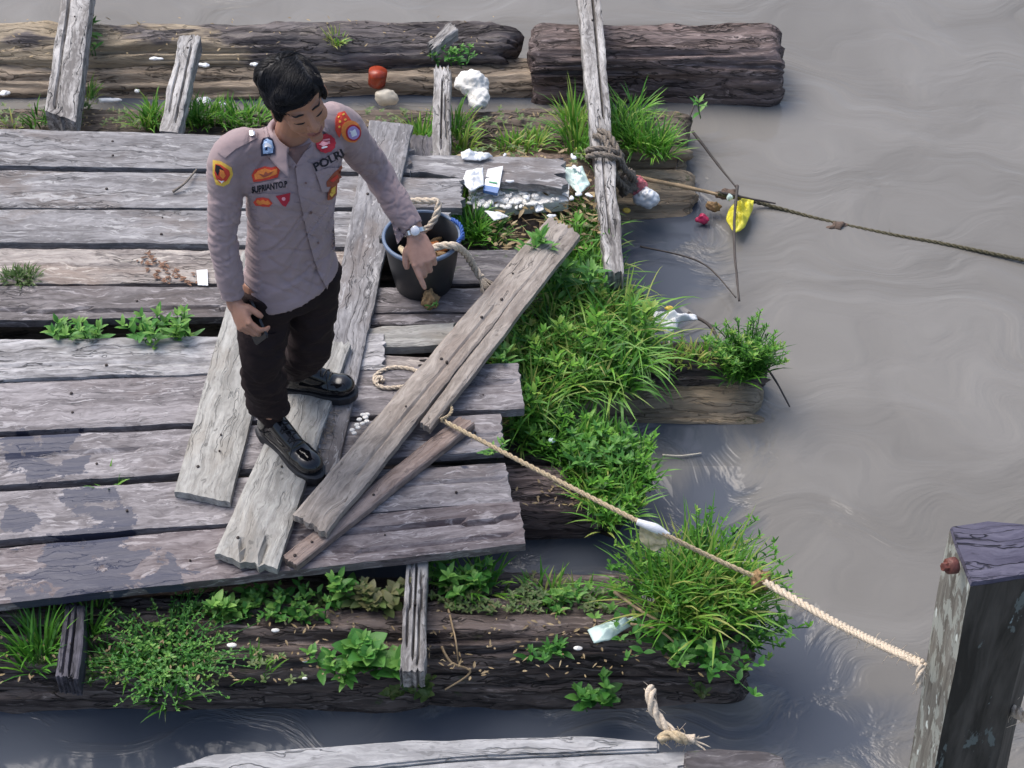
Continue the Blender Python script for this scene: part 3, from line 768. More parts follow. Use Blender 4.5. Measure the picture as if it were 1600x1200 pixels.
def weed(mb, base, h, nl, ls, lean=(0, 0), c0=.5, wr=.45, whorl=2, stem_c=.35):
    top = V(base)+V((lean[0]*1.15, lean[1]*1.15, h*.92)); mid = V(base)+V((lean[0]*.35+rnd(-.12, .12)*h, lean[1]*.35+rnd(-.12, .12)*h, h*.62))
    Q = catmull([base, mid, top], 8); stalk(mb, [base, mid, top], .0022+.004*h, stem_c)
    a0 = rnd(0, 6.28)
    for i in range(nl):
        t = (i+1)/nl; p = lerp_p(Q, t)
        for k in range(whorl):
            a = a0+i*1.57+k*2*math.pi/whorl+rnd(-.3, .3)
            el_ = rnd(.1, .6)+.5*t
            d = V((math.cos(a)*math.cos(el_), math.sin(a)*math.cos(el_), math.sin(el_)))
            l = ls*rnd(.75, 1.15)*(1.1-.5*t*t)
            leafm(mb, p, d, (0, 0, 1), l, l*wr*rnd(.85, 1.15), min(1, max(0, c0+rnd(-.25, .25)+.15*t)), rnd(.05, .35))
    for k in range(3):
        a = rnd(0, 6.28); leafm(mb, Q[-1], V((math.cos(a), math.sin(a), 1.4)), (0, 0, 1), ls*.5, ls*.22, min(1, c0+.3))
def lerp_p(Q, t):
    x = t*(len(Q)-1); k = min(int(x), len(Q)-2); return Q[k].lerp(Q[k+1], x-k)
def tuft(mb, base, n, ln, wd, spread=.04, c0=.5, lean=.7, droop=1.2):
    for i in range(n):
        a = rnd(0, 6.28); r = spread*math.sqrt(rnd(0, 1))
        b = V(base)+V((math.cos(a)*r, math.sin(a)*r, 0))
        blade(mb, b, a+rnd(-.8, .8), ln*rnd(.5, 1.15), wd*rnd(.7, 1.2), rnd(.05, lean), rnd(.2, droop), min(1, max(0, c0+rnd(-.3, .3))))
def inpoly(x, y, P):
    c = False; j = len(P)-1
    for i in range(len(P)):
        if (P[i][1] > y) != (P[j][1] > y) and x < (P[j][0]-P[i][0])*(y-P[i][1])/(P[j][1]-P[i][1])+P[i][0]: c = not c
        j = i
    return c
def sample(P, n):
    x0, x1 = min(p[0] for p in P), max(p[0] for p in P); y0, y1 = min(p[1] for p in P), max(p[1] for p in P)
    out = []
    while len(out) < n:
        x, y = rnd(x0, x1), rnd(y0, y1)
        if inpoly(x, y, P): out.append((x, y))
    return out
random.seed(11)
# the tall grass bed at the right end of the deck (uncountable)
mb = MB()
bed1 = [(895, 345), (925, 370), (965, 440), (1000, 475), (1010, 545), (975, 585), (880, 600), (850, 640), (805, 650), (812, 630), (825, 590), (770, 580), (790, 550), (835, 480), (870, 420), (905, 385)]
bed2 = [(800, 640), (860, 660), (960, 660), (1010, 690), (1020, 750), (985, 800), (945, 820), (925, 780), (900, 740), (850, 700), (800, 690)]
for (x, y) in sample(bed1, 900):
    b = W(x, y+28, .22); cc = .6+.55*nz(x*.022, y*.022, 0)+.4*nz(x*.1, y*.1, 4)
    tuft(mb, b, 4, rnd(.08, .25)*(1+.5*nz(x*.04, y*.04, 8)), rnd(.005, .013), .03, cc, 1.4, 2.4)
for (x, y) in sample(bed1, 75):
    b = W(x, y+25, .22); weed(mb, b, rnd(.08, .22), 5, rnd(.05, .085), (rnd(-.06, .06), rnd(-.06, .06)), .45+.4*nz(x*.02, y*.02, 3), rnd(.13, .22), 2)
for (x, y) in sample(bed1, 170):
    b = W(x, y+25, .22); a = rnd(0, 6.28); l = rnd(.2, .38); blade(mb, b, a, l, rnd(.004, .009), .5, 1.8, rnd(.55, 1), 7)
for (x, y) in sample(bed2, 80):
    weed(mb, W(x, y+14, .18), rnd(.05, .12), 4, rnd(.035, .06), (rnd(-.04, .04), rnd(-.04, .04)), .4, rnd(.18, .35), 2)
for (x, y) in sample(bed2, 360):
    b = W(x, y+14, .2); cc = .55+.4*nz(x*.02, y*.02, 0)
    tuft(mb, b, 4, rnd(.06, .15), .0085, .03, cc, 1.1, 1.6)
for (x, y) in sample([(890, 300), (920, 300), (950, 400), (900, 400), (870, 370)], 70):
    tuft(mb, W(x, y+25, .24), 4, rnd(.1, .2), .008, .02, .6, .9, 1.4)
o = mb.build('grass', M['grass'], loc=W(900, 560, .2)); tag(o, 'tall bright green grass bed at the right end of the deck', 'grass', kind='stuff')
# soil / rotten litter beneath the grass
def mound(name, poly, z, h, mat, label, cat='soil', n=26, kind='stuff', group=None):
    P = [W(a, b, z) for a, b in poly]; c = sum(P, V((0, 0, 0)))/len(P)
    m = 48; vs = []; fs = []
    per = []
    for i in range(m):
        t = i/m*len(P); k = int(t); per.append(P[k].lerp(P[(k+1) % len(P)], t-k))
    rings = 14
    for r_ in range(rings+1):
        f = r_/rings
        for i in range(m):
            p = c.lerp(per[i], f)
            hh = h*(1-f**3)*(.75+.5*nz(p.x*5, p.y*5, 1))+.02*nz(p.x*22, p.y*22, 2)+.01*nz(p.x*60, p.y*60, 5)
            if r_ == rings: hh = -.12
            vs.append(V((p.x, p.y, z+hh)))
    for r_ in range(rings):
        for i in range(m):
            i2 = (i+1) % m; fs.append((r_*m+i, (r_+1)*m+i, (r_+1)*m+i2, r_*m+i2))
    o = mesh(name, vs, fs, mat, loc=V((c.x, c.y, z-.1))); return tag(o, label, cat, group, kind)
M['soil'] = logmat('rotten_soil', (.02, .017, .013), (.06, .05, .035), (.12, .09, .06), moss=.6)
mound('soil', [(840, 430), (900, 420), (960, 450), (1000, 520), (985, 585), (900, 615), (850, 650), (800, 680), (790, 600), (800, 520)], .13, .1, M['soil'], 'dark rotten soil under the tall grass bed')
mound('soil', [(810, 690), (880, 690), (990, 700), (1010, 760), (960, 820), (930, 810), (900, 760), (830, 730)], .08, .1, M['soil'], 'dark soil lump under the low grass by the small pool')
mound('debris', [(735, 262), (820, 235), (900, 240), (960, 290), (930, 370), (860, 395), (770, 400), (720, 400), (740, 330)], .2, .11, M['debris'], 'brown leaf litter and mud heaped between the far planks and the rope wrapped beam', 'litter')

def grass_thing(px, py, z, n, ln, label, wd=.008, spread=.05, c0=.55, lean=.9, droop=1.3, mat='grass', group='grass tufts on the logs', ex=1.0, rows=None, name='grass_tuft'):
    mb = MB(); b = W(px, py, z)
    for (dx, dy) in (rows or [(0, 0)]):
        tuft(mb, W(px+dx, py+dy, z), n, ln, wd, spread, c0, lean, droop)
    o = mb.build(name, M[mat], loc=b); return tag(o, label, 'grass tuft', group)
grass_thing(525, 68, .2, 60, .08, 'small yellow green tuft on the far dark log above the man', .006, .035, .85)
grass_thing(22, 196, .17, 14, .09, 'tiny yellow green tuft at the far left edge of the deck', c0=.8)
grass_thing(78, 190, .17, 40, .1, 'grass tuft at the foot of the wide bolted beam', rows=[(-20, 2), (15, 4)], c0=.35)
grass_thing(133, 150, .17, 34, .09, 'light green tuft right of the wide bolted beam', rows=[(0, 0), (3, 12)], c0=.72)
grass_thing(232, 190, .17, 46, .13, 'grass tuft touching the left side of the worm eaten beam', rows=[(-4, 6), (8, -8), (15, 4)], c0=.62)
grass_thing(300, 190, .17, 60, .13, 'grass tuft right of the worm eaten beam', rows=[(-8, 0), (12, 6), (28, 0)], c0=.55)
grass_thing(365, 190, .17, 60, .11, 'grass tuft just behind the right shoulder of the man', rows=[(-15, 0), (10, 5), (35, 0)], c0=.6)
grass_thing(660, 215, .2, 50, .14, 'yellow green tuft left of the chalky beam', rows=[(0, 0), (-5, 14)], c0=.75)
grass_thing(716, 225, .2, 50, .15, 'olive tuft right of the chalky beam', rows=[(0, 0), (4, 18), (-3, -20)], c0=.7)
grass_thing(815, 230, .2, 55, .09, 'flat yellow green tuft left of the long rope wrapped beam', rows=[(-22, 0), (0, 0), (22, -5)], c0=.78)
grass_thing(898, 215, .2, 60, .2, 'tall light green tuft on the left side of the rope wrapped beam', rows=[(0, 0), (4, 25), (-2, -20)], c0=.7)
grass_thing(985, 225, .17, 70, .18, 'big bright tuft on the right side of the rope wrapped beam', rows=[(-25, -20), (-10, 0), (10, 5), (30, 10), (0, -40), (45, 18)], c0=.58)
grass_thing(505, 1, .17, 0, .1, 'x') if False else None
grass_thing(715, 325, .27, 70, .14, 'dense bright tuft behind the black bucket', rows=[(-20, -25), (-10, 0), (8, 10), (10, -20), (0, 20)], c0=.62)
grass_thing(752, 370, .3, 60, .13, 'leafy tuft right of the black bucket', rows=[(-15, 5), (0, 0), (15, 8), (-25, -12)], c0=.45)
grass_thing(30, 432, .44, 60, .05, 'dull green moss clump on the pale tan plank', .006, .045, .4, 1.3, 1.5, 'leafdull', rows=[(-8, 3), (5, 0), (14, 4)])
grass_thing(168, 760, .42, 14, .06, 'few green blades in the gap between two wet planks', c0=.5, lean=1.4)
grass_thing(62, 1010, .28, 40, .17, 'grass tuft left of the charcoal beam', rows=[(0, 0), (-6, 30), (6, 10)], c0=.45)
grass_thing(138, 1000, .28, 24, .15, 'thin dull tuft right of the charcoal beam', rows=[(0, 0), (8, -30)], c0=.5)
grass_thing(325, 1050, .24, 18, .1, 'small tuft on the front log right of the round bush', rows=[(0, 0), (80, 0)], c0=.5)
grass_thing(840, 930, .26, 26, .12, 'tuft in front of the small pool on the long grooved log', rows=[(0, 0), (70, 12), (25, 8)], c0=.65)
grass_thing(760, 920, .26, 26, .16, 'long bladed tuft right of the fissured beam', rows=[(-25, 0), (0, 0), (-50, -6)], c0=.6)
# thin-leaved bush out in the river
def bush(name, px, py, z, n, h, spread, label, mat='grass', c0=.45, leaf=.02, wr=.25, nl=7, seedheads=0, group=None, wh=2):
    mb = MB(); b = W(px, py, z)
    for i in range(n):
        a = rnd(0, 6.28); r = spread*math.sqrt(rnd(0, 1.3)); bb = b+V((math.cos(a)*r*.5, math.sin(a)*r*.5, 0))
        weed(mb, bb, h*rnd(.55, 1.1), nl, leaf, (math.cos(a)*r*1.1, math.sin(a)*r*.8), c0+rnd(-.2, .2), wr, wh)
    o = mb.build(name, M[mat], loc=b); tag(o, label, 'plant', group); return o, b
bush('feathery_bush', 1160, 584, .13, 75, .22, .085, 'feathery green bush on the end of the sunken log in the river', c0=.4, leaf=.034, wr=.2, nl=9, wh=3)
grass_thing(1160, 582, .13, 60, .17, 'grass blades inside the feathery bush in the river', rows=[(-15, 5), (15, 0), (0, -10)], c0=.45)
grass_thing(1050, 560, .17, 40, .09, 'yellowing grass between the tall bed and the feathery bush', rows=[(-25, 5), (0, 0), (30, 5), (55, 0)], c0=.85)
bush('leafy_bush', 1090, 955, .24, 160, .26, .155, 'dense green bush at the right end of the front logs, below the rope', c0=.38, leaf=.04, wr=.26, nl=8, wh=2)
bush('leafy_bush', 1075, 1010, .25, 34, .16, .2, 'broad leaved weeds at the foot of the dense green bush', 'leaf', .5, .055, .5, 4)
bush('leafy_bush', 1150, 1000, .16, 40, .2, .12, 'narrow leaved weeds hanging over the water at the right end of the logs', 'grass', .35, .05, .2, 5)
grass_thing(1060, 940, .34, 50, .26, 'long grass blades rising through the dense green bush', c0=.72, wd=.009, rows=[(65, -15), (80, 10), (20, -40), (-10, 30), (50, 40), (-40, 0), (0, -20), (40, 0), (60, 10), (0, 20), (30, -30)])
bush('round_bush', 265, 1040, .25, 110, .13, .16, 'round light green bush spilling over the front log at lower left', 'leaf', .6, .02, .45, 7)
grass_thing(262, 1060, .22, 40, .15, 'blue green grass blades inside the round bush', rows=[(0, 0), (6, 30)], c0=.2)
grass_thing(190, 1040, .24, 40, .1, 'low spreading grass left of the round bush', rows=[(-20, 0), (0, 8), (25, 0)], c0=.4)
def weeds(specs, group=None):
    for (px, py, z, n, h, ls, label, mat, c0, wr, sp) in specs:
        mb = MB(); b = W(px, py, z)
        if 500 < py < 530: b = W(px, 527, .45); b.z = z
        if 910 < py < 970: ea, eb = W(0, 951, .41), W(821, 848, .41); b.y = min(b.y, ea.y+(eb.y-ea.y)*(b.x-ea.x)/(eb.x-ea.x)-.05)
        for i in range(n):
            x, y = rnd(-sp, sp), rnd(-sp, sp)*.4
            weed(mb, b+V((x, y, 0)), h*rnd(.6, 1.1), 3 if h < .1 else 4, ls, (rnd(-.04, .04), rnd(-.04, .04)), c0, wr)
        o = mb.build('weed', M[mat], loc=b); tag(o, label, 'plant', group)
random.seed(21)
weeds([
 (105, 522, .38, 5, .13, .065, 'small bright weed at the left of the wide dark gap in the deck', 'leaf', .6, .35, .06),
 (145, 522, .38, 5, .14, .065, 'bright weed in the deck gap, second from the left', 'leaf', .65, .35, .06),
 (235, 518, .38, 8, .16, .07, 'largest bright weed in the deck gap, left of the trousers', 'leaf', .65, .38, .08),
 (292, 505, .4, 3, .15, .065, 'bright sprig in the deck gap nearest to the man', 'leaf', .7, .35, .02),
 (270, 525, .38, 5, .1, .06, 'pale leaved weed in the deck gap below the bright sprig', 'leaf', .75, .5, .05),
 (310, 962, .26, 22, .07, .035, 'low green creeper under the deck front at left', 'leaf', .65, .5, .12),
 (365, 945, .26, 6, .14, .06, 'upright pale weed in the shade of the deck front', 'leaf', .75, .5, .04),
 (400, 962, .26, 10, .08, .05, 'round leaved weed below the upright pale one', 'leaf', .6, .6, .08),
 (470, 955, .27, 26, .08, .04, 'spread of small leaved weeds left of the fissured beam', 'leaf', .6, .45, .16),
 (543, 945, .27, 4, .16, .065, 'tallest leafy weed under the deck front, left of the fissured beam', 'leaf', .65, .5, .02),
 (590, 955, .28, 12, .11, .055, 'yellowish weed touching the left side of the fissured beam', 'leafdull', .8, .6, .08),
 (520, 1060, .24, 6, .1, .06, 'star leaved weed on the front log left of the fissured beam', 'leaf', .6, .4, .05),
 (595, 1050, .25, 9, .12, .075, 'broad round leaved weed next to the foot of the fissured beam', 'leaf', .55, .75, .08),
 (640, 1085, .15, 8, .06, .04, 'small dark leaved weed under the end of the fissured beam', 'leafdull', .4, .7, .06),
 (715, 930, .25, 10, .13, .06, 'leafy weed right of the fissured beam', 'leaf', .6, .45, .1),
 (790, 945, .24, 24, .07, .03, 'reddish green creeping weeds before the small pool', 'leafdull', .75, .5, .2),
 (885, 950, .26, 8, .08, .05, 'small bright weed above the white crumpled wrapper', 'leaf', .65, .35, .08),
 (850, 1025, .22, 7, .08, .055, 'blue green weed left of the white crumpled wrapper', 'leaf', .4, .35, .07),
 (925, 1105, .1, 9, .09, .055, 'round leaved weed drooping to the water under the right log', 'leaf', .45, .6, .06),
 (1090, 1085, .1, 3, .05, .035, 'tiny weed at the waterline below the right log end', 'leafdull', .6, .5, .03),
 (138, 60, .18, 2, .12, .075, 'long leaved sprig right of the wide bolted beam', 'leaf', .65, .3, .01),
 (146, 88, .16, 2, .08, .07, 'lower long leaved sprig beside the wide bolted beam', 'leaf', .65, .3, .01),
 (705, 105, .2, 10, .1, .04, 'sprig of weeds on top of the chalky beam', 'leaf', .55, .4, .08),
 (1096, 185, .1, 1, .14, .06, 'single upright leaf sprout at the right tip of the grass', 'leaf', .7, .3, .005),
 (845, 440, .3, 6, .25, .1, 'tall broad leaved plant rising beside the long tan board', 'leaf', .55, .28, .05),
 (900, 460, .3, 8, .16, .08, 'leafy plant in the grass right of the long tan board', 'leaf', .55, .25, .1),
 (790, 575, .4, 3, .07, .06, 'grass like sprout on the deck edge beside the long tan board', 'leaf', .6, .25, .02),
 (770, 712, .42, 2, .08, .05, 'sprout in the gap beside the thin rope', 'leaf', .7, .35, .01),
 (930, 720, .22, 16, .1, .05, 'low leafy weeds in the grass by the small pool', 'leaf', .5, .35, .14),
 (620, 478, .4, 0, .08, .05, 'x', 'leaf', .7, .35, .01)][:-1])

# twigs and stalks
def stick(name, pts, r, mat, label, cat='twig', group=None, n=7):
    vs, fs = tube(pts, [r, r*.8, r*.6], n=n, seg=24, wob=.3)
    o = mesh(name, vs, fs, mat, loc=V(pts[0])); return tag(o, label, cat, group)
stick('twig', [W(1082, 205, .2), W(1120, 255, .14), W(1150, 292, .12)], .007, M['twig'], 'dark bent twig from the grass down to the tangle of trash', group='thin twigs in the river')
stick('twig', [W(1152, 290, .13), W(1147, 370, .12), W(1155, 470, .12)], .007, M['twig'], 'long dark vertical twig beside the yellow plastic', group='thin twigs in the river')
stick('twig', [W(1000, 385, .04), W(1095, 410, .03), W(1150, 465, .06)], .0045, M['twig'], 'pale curved twig in the calm water', group='thin twigs in the river')
stick('twig', [W(1075, 490, .12), W(1110, 510, .12), W(1130, 550, .1)], .009, M['twig'], 'dark twig by the feathery bush', group='thin twigs in the river')
stick('twig', [W(1195, 570, .14), W(1215, 600, .08), W(1234, 636, .01)], .005, M['twig'], 'short twig leaning into the water right of the feathery bush', group='thin twigs in the river')
stick('twig', [W(1090, 150, .16), W(1072, 200, .12), W(1055, 270, .04)], .005, M['twig'], 'straight grey twig through the right side of the grass', group='thin twigs in the river')
stick('bamboo_pole', [W(992, 277, .16), W(1060, 290, .14), W(1122, 304, .12)], .011, M['bamboo'], 'tan bamboo pole from the pink bag to the floating trash', 'pole')
stick('twig', [W(1122, 300, .12), W(1170, 310, .1), W(1212, 318, .08)], .006, M['twig'], 'dark twig continuing the bamboo pole to the right', group='thin twigs in the river')
stick('twig', [W(1045, 500, .19), W(1046, 560, .17), W(1045, 595, .15)], .006, M['cream'], 'pale peeled twig upright in front of the white bottle scrap', group='thin twigs in the river')
stick('twig', [W(985, 975, .4), W(1030, 985, .4), W(1075, 1025, .33)], .005, M['straw'] if False else M['bamboo'], 'dry straw stalk over the dense green bush', group='thin twigs in the river')
stick('twig', [W(960, 925, .4), W(1010, 960, .42), W(1060, 985, .38)], .006, M['bamboo'], 'second dry stalk lying in the dense green bush', group='thin twigs in the river')
stick('twig', [W(1035, 711, .01), W(1065, 712, .012), W(1096, 708, .01)], .004, M['cream'], 'floating white stalk right of the low grass', group='thin twigs in the river')
stick('twig', [W(700, 950, .31), W(712, 1000, .33), W(716, 1035, .27)], .004, M['bamboo'], 'thin straw lying down the front log', group='thin twigs in the river')
stick('twig', [W(690, 1010, .31), W(705, 1035, .28), W(735, 1050, .24), W(695, 1078, .2)], .005, M['bamboo'], 'curled dry root right of the fissured beam', group='thin twigs in the river')
stick('twig', [W(270, 300, .46), W(290, 285, .475), W(307, 265, .462)], .006, M['ropegrey'], 'forked pale twig on the grey plank left of the man', group='thin twigs in the river')
stick('twig', [W(1140, 985, .2), W(1125, 1010, .2), W(1130, 1040, .15)], .004, M['straw'] if False else M['bamboo'], 'short straw at the water end of the leafy bush', group='thin twigs in the river')

# ------------------------------------------------------------------ ropes
def rope(name, pts, r, mat, label, cat='rope', twist=9, parent=None, fray=0, strands=3, group=None, fuzz=0):
    n = max(30, int(sum((V(pts[i+1])-V(pts[i])).length for i in range(len(pts)-1))/(r*.45)))
    n = min(n, 900)
    Q = catmull(pts, n); mb = MB()
    up = V((0, 0, 1))
    fr = []
    prev = V((0, 0, 1)) if abs((Q[1]-Q[0]).normalized().z) < .9 else V((1, 0, 0))
    for i, q in enumerate(Q):
        t = (Q[min(i+1, n)]-Q[max(i-1, 0)]).normalized(); a = (prev-t*prev.dot(t)).normalized(); fr.append((a, t.cross(a))); prev = a
    total = 0; ds = [0]
    for i in range(n): total += (Q[i+1]-Q[i]).length; ds.append(total)
    for s_ in range(strands):
        vs = []
        for i, q in enumerate(Q):
            ph = 2*math.pi*s_/strands+ds[i]/(r*twist)*2*math.pi
            a, b = fr[i]; off = (a*math.cos(ph)+b*math.sin(ph))*r*.5
            wv = 1+.25*nz(ds[i]*60, s_, r*100)
            for k in range(6):
                th = 2*math.pi*k/6; vs.append(q+off+(a*math.cos(th)+b*math.sin(th))*r*.56*wv)
        fs = [(i*6+k, i*6+(k+1) % 6, (i+1)*6+(k+1) % 6, (i+1)*6+k) for i in range(n) for k in range(6)]
        fs += [tuple(range(6))[::-1], tuple(n*6+k for k in range(6))]
        mb.add(vs, fs)
    if fuzz:
        for i in range(fuzz):
            k = random.randrange(n); q = Q[k]; d = V((rnd(-1, 1), rnd(-1, 1), rnd(-1, .6))).normalized()
            vs, fs = tube([q, q+d*r*1.3, q+d*r*rnd(1.6, 2.8)+V((rnd(-1, 1), rnd(-1, 1), rnd(-1, 0)))*r], [r*.11, r*.05], n=3, seg=3); mb.add(vs, fs)
    if fray:
        q = Q[-1]; t = (Q[-1]-Q[-3]).normalized()
        for i in range(fray):
            d = (t+V((rnd(-.6, .6), rnd(-.6, .6), rnd(-.35, .15)))).normalized(); l = r*rnd(2.5, 5)
            e = q+d*l
            vs, fs = tube([q-t*r, q+d*l*.5, e], [r*.3, r*.2, r*.08], n=4, seg=4); mb.add(vs, fs)
    o = mb.build(name, mat, parent, **({} if parent else {'loc': V(pts[0])}))
    if not parent: tag(o, label, cat, group)
    return o
random.seed(3)
# long mooring line from the deck to the post
A_ = W(690, 656, .52); E_ = WY(1442, 1038, pc.y+.05)
k_ = W(1190, 905, 1.0)
Pm = A_.lerp(E_, .62)
def on(t, dz=0): 
    p = A_.lerp(E_, t); p.z += dz; return p
RP = [W(690, 656, .5), W(845, 737, .6), W(1000, 816, .66), W(1110, 870, .56), W(1190, 906, .5), W(1310, 975, .8), E_]
rope('mooring_rope', RP[:5], .0085, M['rope'], 'thin tan rope running straight from the deck to the dense green bush', fuzz=10)
rope('mooring_rope', RP[4:], .0125, M['ropepale'], 'thick fuzzy rope from the dense green bush to the mooring post', fuzz=160)
kp = RP[4]
def lump(name, c, rx, ry, rz, mat, label, cat, amp=.35, fr=14, seed=0, group=None, sub=(24, 16), rot=None, parent=None):
    vs, fs = ellipsoid((0, 0, 0), rx, ry, rz, rot, *sub); out = []
    for v_ in vs:
        k = 1+amp*nz(v_.x*fr+seed, v_.y*fr, v_.z*fr)+amp*.5*nz(v_.x*fr*2.6, v_.y*fr*2.6+seed, v_.z*fr*2.6); out.append(V(c)+v_*k)
    o = mesh(name, out, fs, mat, parent, **({} if parent else {'loc': V((c[0], c[1], c[2]-rz))}))
    if not parent: tag(o, label, cat, group)
    return o
lump('rope_knot', kp, .035, .028, .03, M['husk'], 'brown knot of rope caught on the dense green bush', 'knot', .6, 60, 2)
# loop at the deck end and around the post
lp = W(698, 652, .5)
rope('rope_loop', [W(690, 655, .52), W(700, 650, .5), W(706, 640, .5), W(700, 628, .49), W(694, 640, .49), W(688, 652, .5), W(675, 658, .5)], .006, M['rope'], 'small loop of thin rope on the board at the head of the mooring rope', twist=7)
rope('rope_wrap', [E_, E_+V((-.010, -.02, -.02)), E_+V((-.006, -.03, -.05))], .010, M['ropepale'], 'loose end of pale rope hanging at the left face of the mooring post', fuzz=10)
rope('mooring_rope', [WY(1575, 1106, pc.y+.1), WY(1620, 1130, pc.y-.05), WY(1720, 1190, pc.y-.3)], .016, M['ropepale'], 'pale rope leaving the right side of the mooring post', fuzz=20)
# far line in the river
rope('river_rope', [W(1122, 303, .12), W(1190, 318, .02), W(1290, 345, -.002), W(1400, 368, 0.0), W(1500, 386, 0.005), W(1760, 440, .03)], .009, M['ropewet'], 'algae dark rope trailing across the open river to the right', fuzz=60)
lump('weed_clump', W(1308, 354, 0.0), .04, .02, .012, M['debris'], 'dark clump of weed caught on the rope in the river', 'clump', .8, 30, 5)
# rope wraps on the long beam
for i, (yy, tl, lab) in enumerate(((236, .0, 'brown grey rope turned around the long pale beam, upper turn'), (246, .006, 'brown grey rope turned around the long pale beam, lower turn'))):
    rope('beam_rope', [W(918, yy, .34), W(922, yy-3, .41), W(940, yy-4, .42), W(960, yy, .41), W(972, yy+8, .36), W(958, yy+20, .26), W(930, yy+14, .26), W(918, yy, .34)], .011, M['ropegrey'], lab, group=None, twist=8)
rope('beam_rope', [W(935, 205, .405), W(950, 210, .42), W(965, 235, .4), W(975, 262, .34), W(990, 280, .24), W(985, 290, .18)], .014, M['ropegrey'], 'thick grey brown rope sagging from the pale beam to the pink bag', twist=8, fuzz=40)
rope('beam_rope', [W(928, 212, .405), W(945, 218, .42), W(955, 245, .4), W(962, 275, .3), W(980, 295, .2)], .013, M['ropegrey'], 'inner strand of grey rope hanging beside the pale beam', twist=8, fuzz=30)
lump('rope_knot', W(978, 285, .2), .05, .04, .05, M['ropegrey'], 'dark tangled rope knot behind the pink and white bag', 'knot', .7, 40, 3)
# thin rope lying on the deck planks
rope('thin_rope', [W(662, 585, .458), W(640, 576, .458), W(608, 575, .458), W(587, 587, .458), W(588, 600, .458), W(605, 606, .458), W(640, 603, .458)], .008, M['ropegrey'] if False else M['ropepale'], 'loop of thin pale rope on the brown planks left of the long tan board', twist=8)
rope('rope_hook', [W(588, 600, .46), W(590, 592, .462), W(596, 590, .462), W(598, 596, .46)], .009, M['ropepale'], 'curled end of the thin pale rope loop', twist=8)
# stub on the near jetty
rope('rope_stub', [W(1018, 1075, 1.03), W(1016, 1090, 1.03), W(1024, 1115, 1.0), W(1045, 1140, .975), W(1062, 1152, .97), W(1085, 1156, .965)], .015, M['ropepale'], 'thick pale rope end standing up on the near jetty', twist=8, fuzz=30, fray=3)
rope('rope_stub', [W(1030, 1158, .97), W(1045, 1148, .98), W(1060, 1152, .985), W(1072, 1158, .97)], .014, M['rope'], 'tan rope bend lying under the rope end on the near jetty', twist=8, fuzz=20)

# ------------------------------------------------------------------ bucket
def lathe(c, prof, n=48, ax=None):
    vs = []; fs = []
    for (r, z) in prof:
        for k in range(n):
            th = 2*math.pi*k/n; vs.append(V((c[0]+r*math.cos(th), c[1]+r*math.sin(th), c[2]+z)))
    for i in range(len(prof)-1):
        for k in range(n):
            k2 = (k+1) % n; fs.append((i*n+k, i*n+k2, (i+1)*n+k2, (i+1)*n+k))
    return vs, fs
bt = W(659, 368, z1+.235); bc = V((bt.x, bt.y, z1))
bk = empty('bucket', bc)
vs, fs = lathe(bc, [(0.001, 0.0), (.105, 0), (.109, .004), (.128, .11), (.143, .225), (.143, .232), (.137, .232), (.122, .11), (.1, .012), (0.001, .012)])
mesh('shell', vs, fs, M['bucket'], bk)
vs, fs = lathe(bc, [(.1425, .222), (.148, .224), (.150, .232), (.146, .238), (.138, .238), (.1365, .232)])
mesh('rim', vs, fs, M['bluegrey'], bk)
for sx in (-1, 1):
    e_ = V((bc.x+sx*.143, bc.y+(.02 if sx > 0 else 0), bc.z+.215)); vs, fs = tube([e_, e_+V((sx*.016, 0, 0))], [.016, .014], n=10, seg=1); mesh('lug', vs, fs, M['blueplastic'] if sx > 0 else M['bucket'], bk)
tag(bk, 'black plastic bucket with a faded blue rim under the pointing hand', 'bucket')
for i, (a, b_, cc_) in enumerate((((715, 352), (722, 362), .0), ((714, 365), (720, 380), 0), ((708, 345), (718, 350), 0))): pass
rope('blue_string', [W(706, 342, .7), W(719, 352, .7), W(722, 368, .69), W(716, 378, .69), W(714, 386, .65)], .008, M['bluecloth'], 'blue string tied to the right side of the bucket rim', twist=6, fuzz=14)
# contents
mbx = MB(); random.seed(9)
for i in range(46):
    a = rnd(0, 6.28); r = rnd(0, .09); p = bc+V((r*math.cos(a), r*math.sin(a), rnd(.09, .13)))
    a2 = rnd(0, 6.28); d = V((math.cos(a2), math.sin(a2), rnd(-.2, .2)))*.035
    vs, fs = tube([p-d, p+V((0, 0, .012)), p+d], [.009, .012, .006], n=6, seg=5); mbx.add(vs, fs)
o = mbx.build('husks', M['husk'], loc=bc+V((0, 0, .08))); tag(o, 'brown coconut husks and old rope inside the black bucket', 'husks')
lump('peel', bc+V((.03, .045, .14)), .05, .025, .015, M['orangehusk'], 'orange brown peel on top of the husks in the bucket', 'peel', .6, 40, 8)
rope('bucket_rope', [W(612, 330, .72), W(640, 315, .735), W(668, 314, .735), W(684, 316, .73), W(682, 335, .70), W(672, 352, .66), W(655, 366, .62)], .013, M['ropepale'], 'pale twisted rope looping over the far rim of the bucket', twist=7)
rope('bucket_rope', [W(640, 400, .63), W(668, 392, .69), W(690, 384, .705), W(712, 385, .70), W(730, 400, .60), W(742, 420, .50), W(752, 434, .475)], .015, M['ropepale'], 'thick frayed rope hanging out of the right side of the bucket', twist=7, fray=36)
rope('bucket_rope', [W(626, 388, .66), W(634, 396, .7), W(640, 405, .7), W(634, 412, .64)], .012, M['rope'], 'short rope bend inside the left side of the bucket', twist=7)
